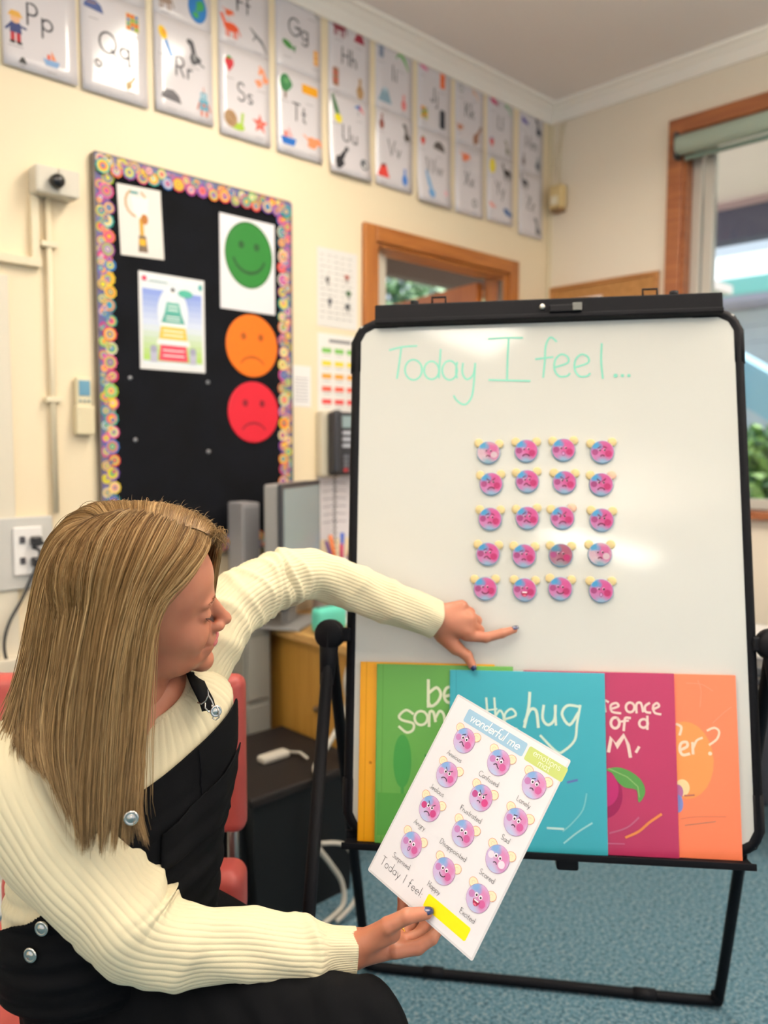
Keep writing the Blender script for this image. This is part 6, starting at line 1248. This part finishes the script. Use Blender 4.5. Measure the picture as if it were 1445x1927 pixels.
def cr(A, t):   # catmull-rom along axis 0, vectorised in t
    n_ = len(A); t = np.clip(t, 0, n_ - 1 - 1e-6); i = t.astype(int); f = (t - i); p0 = A[np.maximum(i - 1, 0)]; p1 = A[i]; p2 = A[np.minimum(i + 1, n_ - 1)]; p3 = A[np.minimum(i + 2, n_ - 1)]; f = f.reshape(f.shape + (1,) * (A.ndim - 1))
    return .5 * (2 * p1 + (p2 - p0) * f + (2 * p0 - 5 * p1 + 4 * p2 - p3) * f ** 2 + (3 * p1 - p0 - 3 * p2 + p3) * f ** 3)
nseg = 22
def scalp_sdf(q):
    d = sell(q, (-.012, 0, .035), (.099, .078, .088)); d = smin(d, sell(q, (.030, 0, -.022), (.060, .058, .083)), .02); return smin(d, sell(q, (.042, 0, .045), (.049, .058, .050)), .02)
def pushout(p, clear):
    sh_ = p.shape; q = W2H(p.reshape(-1, 3)).astype(np.float32)
    for _ in range(3):
        d = scalp_sdf(q); c = np.broadcast_to(clear, sh_[:-1]).ravel() if not np.isscalar(clear) else clear; need = np.where(d < c, c - d, 0); m_ = need > 0
        if not m_.any(): break
        e = 1e-3; qm = q[m_]; g = np.stack([scalp_sdf(qm + np.eye(3, dtype=np.float32)[k] * e) - d[m_] for k in range(3)], 1); g /= np.linalg.norm(g, axis=1)[:, None] + 1e-9; q[m_] = qm + g * need[m_][:, None]
    return H2W(q).reshape(sh_)
def guides(G_, us, vmax):
    prof = cr(G_, us)                              # (N, K, 3)
    out = np.empty((len(us), nseg, 3)); K = G_.shape[1]
    for k in range(len(us)): out[k] = cr(prof[k], np.linspace(0, (K - 1) * vmax[k], nseg))
    return out
def strands(paths, rad, ids, vv=None):
    N, S, _ = paths.shape; T_ = np.gradient(paths, axis=1); T_ /= np.linalg.norm(T_, axis=2, keepdims=True) + 1e-9
    u = np.cross(T_, FW[None, None]); u /= np.linalg.norm(u, axis=2, keepdims=True) + 1e-9; w_ = np.cross(T_, u); s = np.linspace(0, 1, S); taper = np.clip(1.15 - s ** 5 * 1.0, .15, 1)
    V_ = np.empty((N, S, 3, 3)); 
    for k, a in enumerate((0, 2 * PI / 3, 4 * PI / 3)): V_[:, :, k] = paths + (u * math.cos(a) + w_ * math.sin(a)) * (rad[:, None, None] * taper[None, :, None])
    UV = np.empty((N, S, 3, 2)); UV[..., 0] = ids[:, None, None]; UV[..., 1] = s[None, :, None]
    b0 = (np.arange(N)[:, None, None] * S + np.arange(S - 1)[None, :, None]) * 3; k = np.arange(3)[None, None]; k2 = (k + 1) % 3
    F_ = np.stack([b0 + k, b0 + k2, b0 + 3 + k2, b0 + 3 + k], -1).reshape(-1, 4); return V_.reshape(-1, 3), F_, UV.reshape(-1, 2)
def hairmesh(name, V_, F_, UV):
    me = meshdata(name, W(V_), F_, hm); ul = me.uv_layers.new(name='uv'); ul.data.foreach_set('uv', UV[F_.ravel()].astype(np.float32).ravel()); return me
HV, HF, HU = [], [], []; hn = 0
def addh(V_, F_, UV):
    global hn
    HV.append(V_); HF.append(F_ + hn); HU.append(UV); hn += len(V_)
s_ = np.linspace(0, 1, nseg)
def lay(G_, N, depth, rad, jit, seed, vlo=.8, ulo=0, uhi=None, clump=26, wave=.003, root_keep=True):
    rg = np.random.default_rng(seed); U_ = (G_.shape[0] - 1); us = rg.uniform(ulo, U_ if uhi is None else uhi, N); ci = np.round(us * clump / U_) ; crg = np.random.default_rng(seed + 5); cr_ = crg.random(clump + 3); cph = crg.uniform(0, 6.28, clump + 3); 
    vm = rg.uniform(vlo, 1, N) * (.93 + .07 * np.sin(us * 9)); p = guides(G_, us, vm)
    d = rg.uniform(depth[0], depth[1], N) + .004 * np.sin(us * 21); off = rg.normal(0, 1, (N, 3)) * jit; gr = s_[None, :, None] ** .7
    lift = np.sin(np.clip(s_ * 1.2, 0, 1) * PI / 2)[None, :, None]
    p = p - FW[None, None] * (d[:, None, None] * lift) + off[:, None] * gr
    cx = cph[ci.astype(int)]; p = p + RT[None, None] * (wave * np.sin(s_[None, :] * 7 + cx[:, None]) * s_[None, :])[..., None] - FW[None, None] * (wave * .7 * np.sin(s_[None, :] * 5 + cx[:, None] * 2) * s_[None, :])[..., None]
    # gather towards the clump centre near the tips
    uc = ci * U_ / clump; pc = guides(G_, np.clip(uc, 0, U_), vm) - FW[None, None] * (d[:, None, None] * lift); p = p + (pc - p) * (.55 * s_[None, :, None] ** 2)
    fz = rg.random(N) < .05; p[fz] += (rg.normal(0, 1, (fz.sum(), 3)) * .006)[:, None] * s_[None, :, None]
    p = pushout(p, np.clip(.006 + d[:, None] * .6, .002, .02) * np.ones((1, nseg)))
    ids = np.clip(cr_[ci.astype(int)] * .6 + rg.normal(.22, .22, N), 0, 1); addh(*strands(p, rg.uniform(*rad, N), ids))
lay(GN, 3800, (-.012, .0), (.0005, .0009), .0025, 11, vlo=.86)
lay(GN, 4200, (.0, .010), (.0003, .0006), .0035, 12, vlo=.80, wave=.004, clump=40)
lay(GN, 900, (.006, .014), (.0003, .0005), .005, 13, vlo=.7, wave=.005, clump=60)
# far side of the parting: over the top and down behind
FA_ = [[(399, 1012, 1.15), (408, 1003, 1.175), (413, 1030, 1.215), (404, 1090, 1.25), (392, 1170, 1.275), (382, 1240, 1.285), (378, 1290, 1.27), (374, 1320, 1.255)],
       [(372, 997, 1.145), (384, 976, 1.185), (396, 1005, 1.235), (390, 1080, 1.28), (380, 1170, 1.30), (366, 1250, 1.30), (360, 1290, 1.285), (362, 1310, 1.27)],
       [(322, 985, 1.135), (334, 953, 1.18), (346, 985, 1.25), (345, 1080, 1.30), (330, 1180, 1.31), (320, 1260, 1.30), (315, 1310, 1.29), (312, 1340, 1.29)],
       [(274, 979, 1.132), (280, 945, 1.18), (286, 975, 1.26), (280, 1080, 1.31), (270, 1180, 1.31), (262, 1260, 1.30), (260, 1320, 1.29), (258, 1360, 1.29)],
       [(234, 975, 1.132), (224, 944, 1.18), (214, 970, 1.26), (200, 1070, 1.31), (190, 1180, 1.31), (180, 1260, 1.30), (175, 1330, 1.29), (172, 1380, 1.29)],
       [(202, 972, 1.138), (178, 949, 1.18), (150, 975, 1.25), (125, 1070, 1.29), (110, 1180, 1.29), (100, 1270, 1.28), (90, 1340, 1.27), (84, 1390, 1.26)],
       [(184, 972, 1.155), (146, 968, 1.18), (105, 1000, 1.23), (82, 1080, 1.26), (66, 1180, 1.26), (50, 1270, 1.25), (30, 1340, 1.23), (10, 1390, 1.22)]]
FA_ = np.array([[P(*q) for q in g] for g in FA_])
lay(FA_, 3000, (-.004, .004), (.0006, .0010), .0025, 21, vlo=.85, wave=.002)
lay(FA_, 700, (-.006, .006), (.0003, .0005), .005, 22, vlo=.5, wave=.004, clump=50)
# between both sheets at the back of the head
BK_ = np.array([GN[-1][:8], (GN[-1][:8] * .7 + FA_[-1] * .3) - RT * .006, (GN[-1][:8] * .35 + FA_[-1] * .65) - RT * .006, FA_[-1]])
lay(BK_, 1300, (-.004, .004), (.0006, .0010), .002, 31, vlo=.9)
# flyaway wisps
rg = np.random.default_rng(77); N = 150; base = rg.uniform(0, 6, N); st = guides(FA_, base, np.full(N, .16)); fl = st.copy(); d_ = rg.normal(0, 1, (N, 3)); d_ = d_ + UP * .7 + RT * 1.2; d_ /= np.linalg.norm(d_, axis=1)[:, None]
fl = fl + d_[:, None] * (rg.uniform(.003, .015, N)[:, None, None] * s_[None, :, None] ** 1.6); addh(*strands(fl, np.full(N, .00022), rg.random(N)))
# short fringe curls at the temple
N = 120; a0 = np.array([P(400, 1008, 1.15)] * N) + rg.normal(0, .004, (N, 3)); t_ = s_[None, :, None]; an = rg.uniform(-.6, 1.2, N); dr = RT[None] * np.cos(an)[:, None] + UP[None] * np.sin(an)[:, None]; dn = -UP[None] * np.ones((N, 1))
fl = a0[:, None] + dr[:, None] * (.016 * np.sin(t_ * PI * .8)) + dn[:, None] * (.024 * t_ ** 2) * rg.uniform(.4, 1, N)[:, None, None]; addh(*strands(fl, np.full(N, .0003), rg.random(N) * .8))
hair = link('hair', hairmesh('hair', np.concatenate(HV), np.concatenate(HF), np.concatenate(HU)), woman); hair['kind'] = 'stuff'; hair['label'] = 'long straight dark blonde hair parted on top'
# under-layer: closed volume beneath the strands
us = np.linspace(0, 6, 60); A_ = pushout(guides(GN, us, np.full(60, .90)) + FW * .012, .001)
def under(A_, shift):
    N = len(A_); V_ = A_.reshape(-1, 3); F_ = np.stack([(np.arange(N - 1)[:, None] * nseg + np.arange(nseg - 1)[None]), (np.arange(N - 1)[:, None] * nseg + np.arange(nseg - 1)[None]) + 1, (np.arange(1, N)[:, None] * nseg + np.arange(nseg - 1)[None]) + 1, (np.arange(1, N)[:, None] * nseg + np.arange(nseg - 1)[None])], -1).reshape(-1, 4)
    UV = np.zeros((len(V_), 2)); UV[:, 0] = np.repeat(.12 + .1 * np.sin(np.arange(N) * 2.1), nseg); UV[:, 1] = np.tile(s_, N); return V_, F_, UV
a1 = under(A_, 0); B_ = pushout(guides(FA_, us, np.full(60, .9)), .001); C_ = guides(BK_, np.linspace(0, 3, 20), np.full(20, .95)) + RT * .008; a2 = under(B_, 0); a3 = under(C_, 0)
v_ = np.concatenate([a1[0], a2[0], a3[0]]); f_ = np.concatenate([a1[1], a2[1] + len(a1[0]), a3[1] + len(a1[0]) + len(a2[0])]); u_ = np.concatenate([a1[2], a2[2], a3[2]])
link('hair_underlayer', hairmesh('hair_underlayer', v_, f_, u_), woman)
# ------------------------------------------------------------------ the chair she sits on
VIN = mat('salmon_vinyl', '#b5524c', .45, noise=(12, '#a8463f', .3), bump=(200, .2, .0006)); CHR = mat('chair_steel', '#8c8a86', .3, .9)
cfw = np.array([FW[0], FW[1], 0]); cfw /= np.linalg.norm(cfw); crt = np.array([RT[0], RT[1], 0]); crt /= np.linalg.norm(crt)
co = CAM + crt * (-.50) + cfw * 1.50; co[2] = 0
CHM = frame(co, crt, cfw)           # x right, y away, z up
ch = thing('chair', 'salmon red vinyl chair with padded back that the woman sits on', 'chair', CHM)
part('backrest', MB().box(-.33, .225, .06, .115, .585, .905, bev=.022), VIN, ch, bevel=.006); part('seat', MB().box(-.235, .232, -.46, .02, .395, .46, bev=.022), VIN, ch)
part('seat_roll', MB().box(-.235, .232, -.02, .075, .43, .545, bev=.03), VIN, ch)
for sx_ in (-.2, .19):
    part('back_leg', MB().tube([(sx_, .13, .80), (sx_, .125, .45), (sx_, .17, .012)], .012, 10), CHR, ch); part('front_leg', MB().tube([(sx_, -.42, .40), (sx_, -.43, .012)], .012, 10), CHR, ch); part('side_rail', MB().tube([(sx_, -.42, .385), (sx_, .12, .385)], .011, 10), CHR, ch)
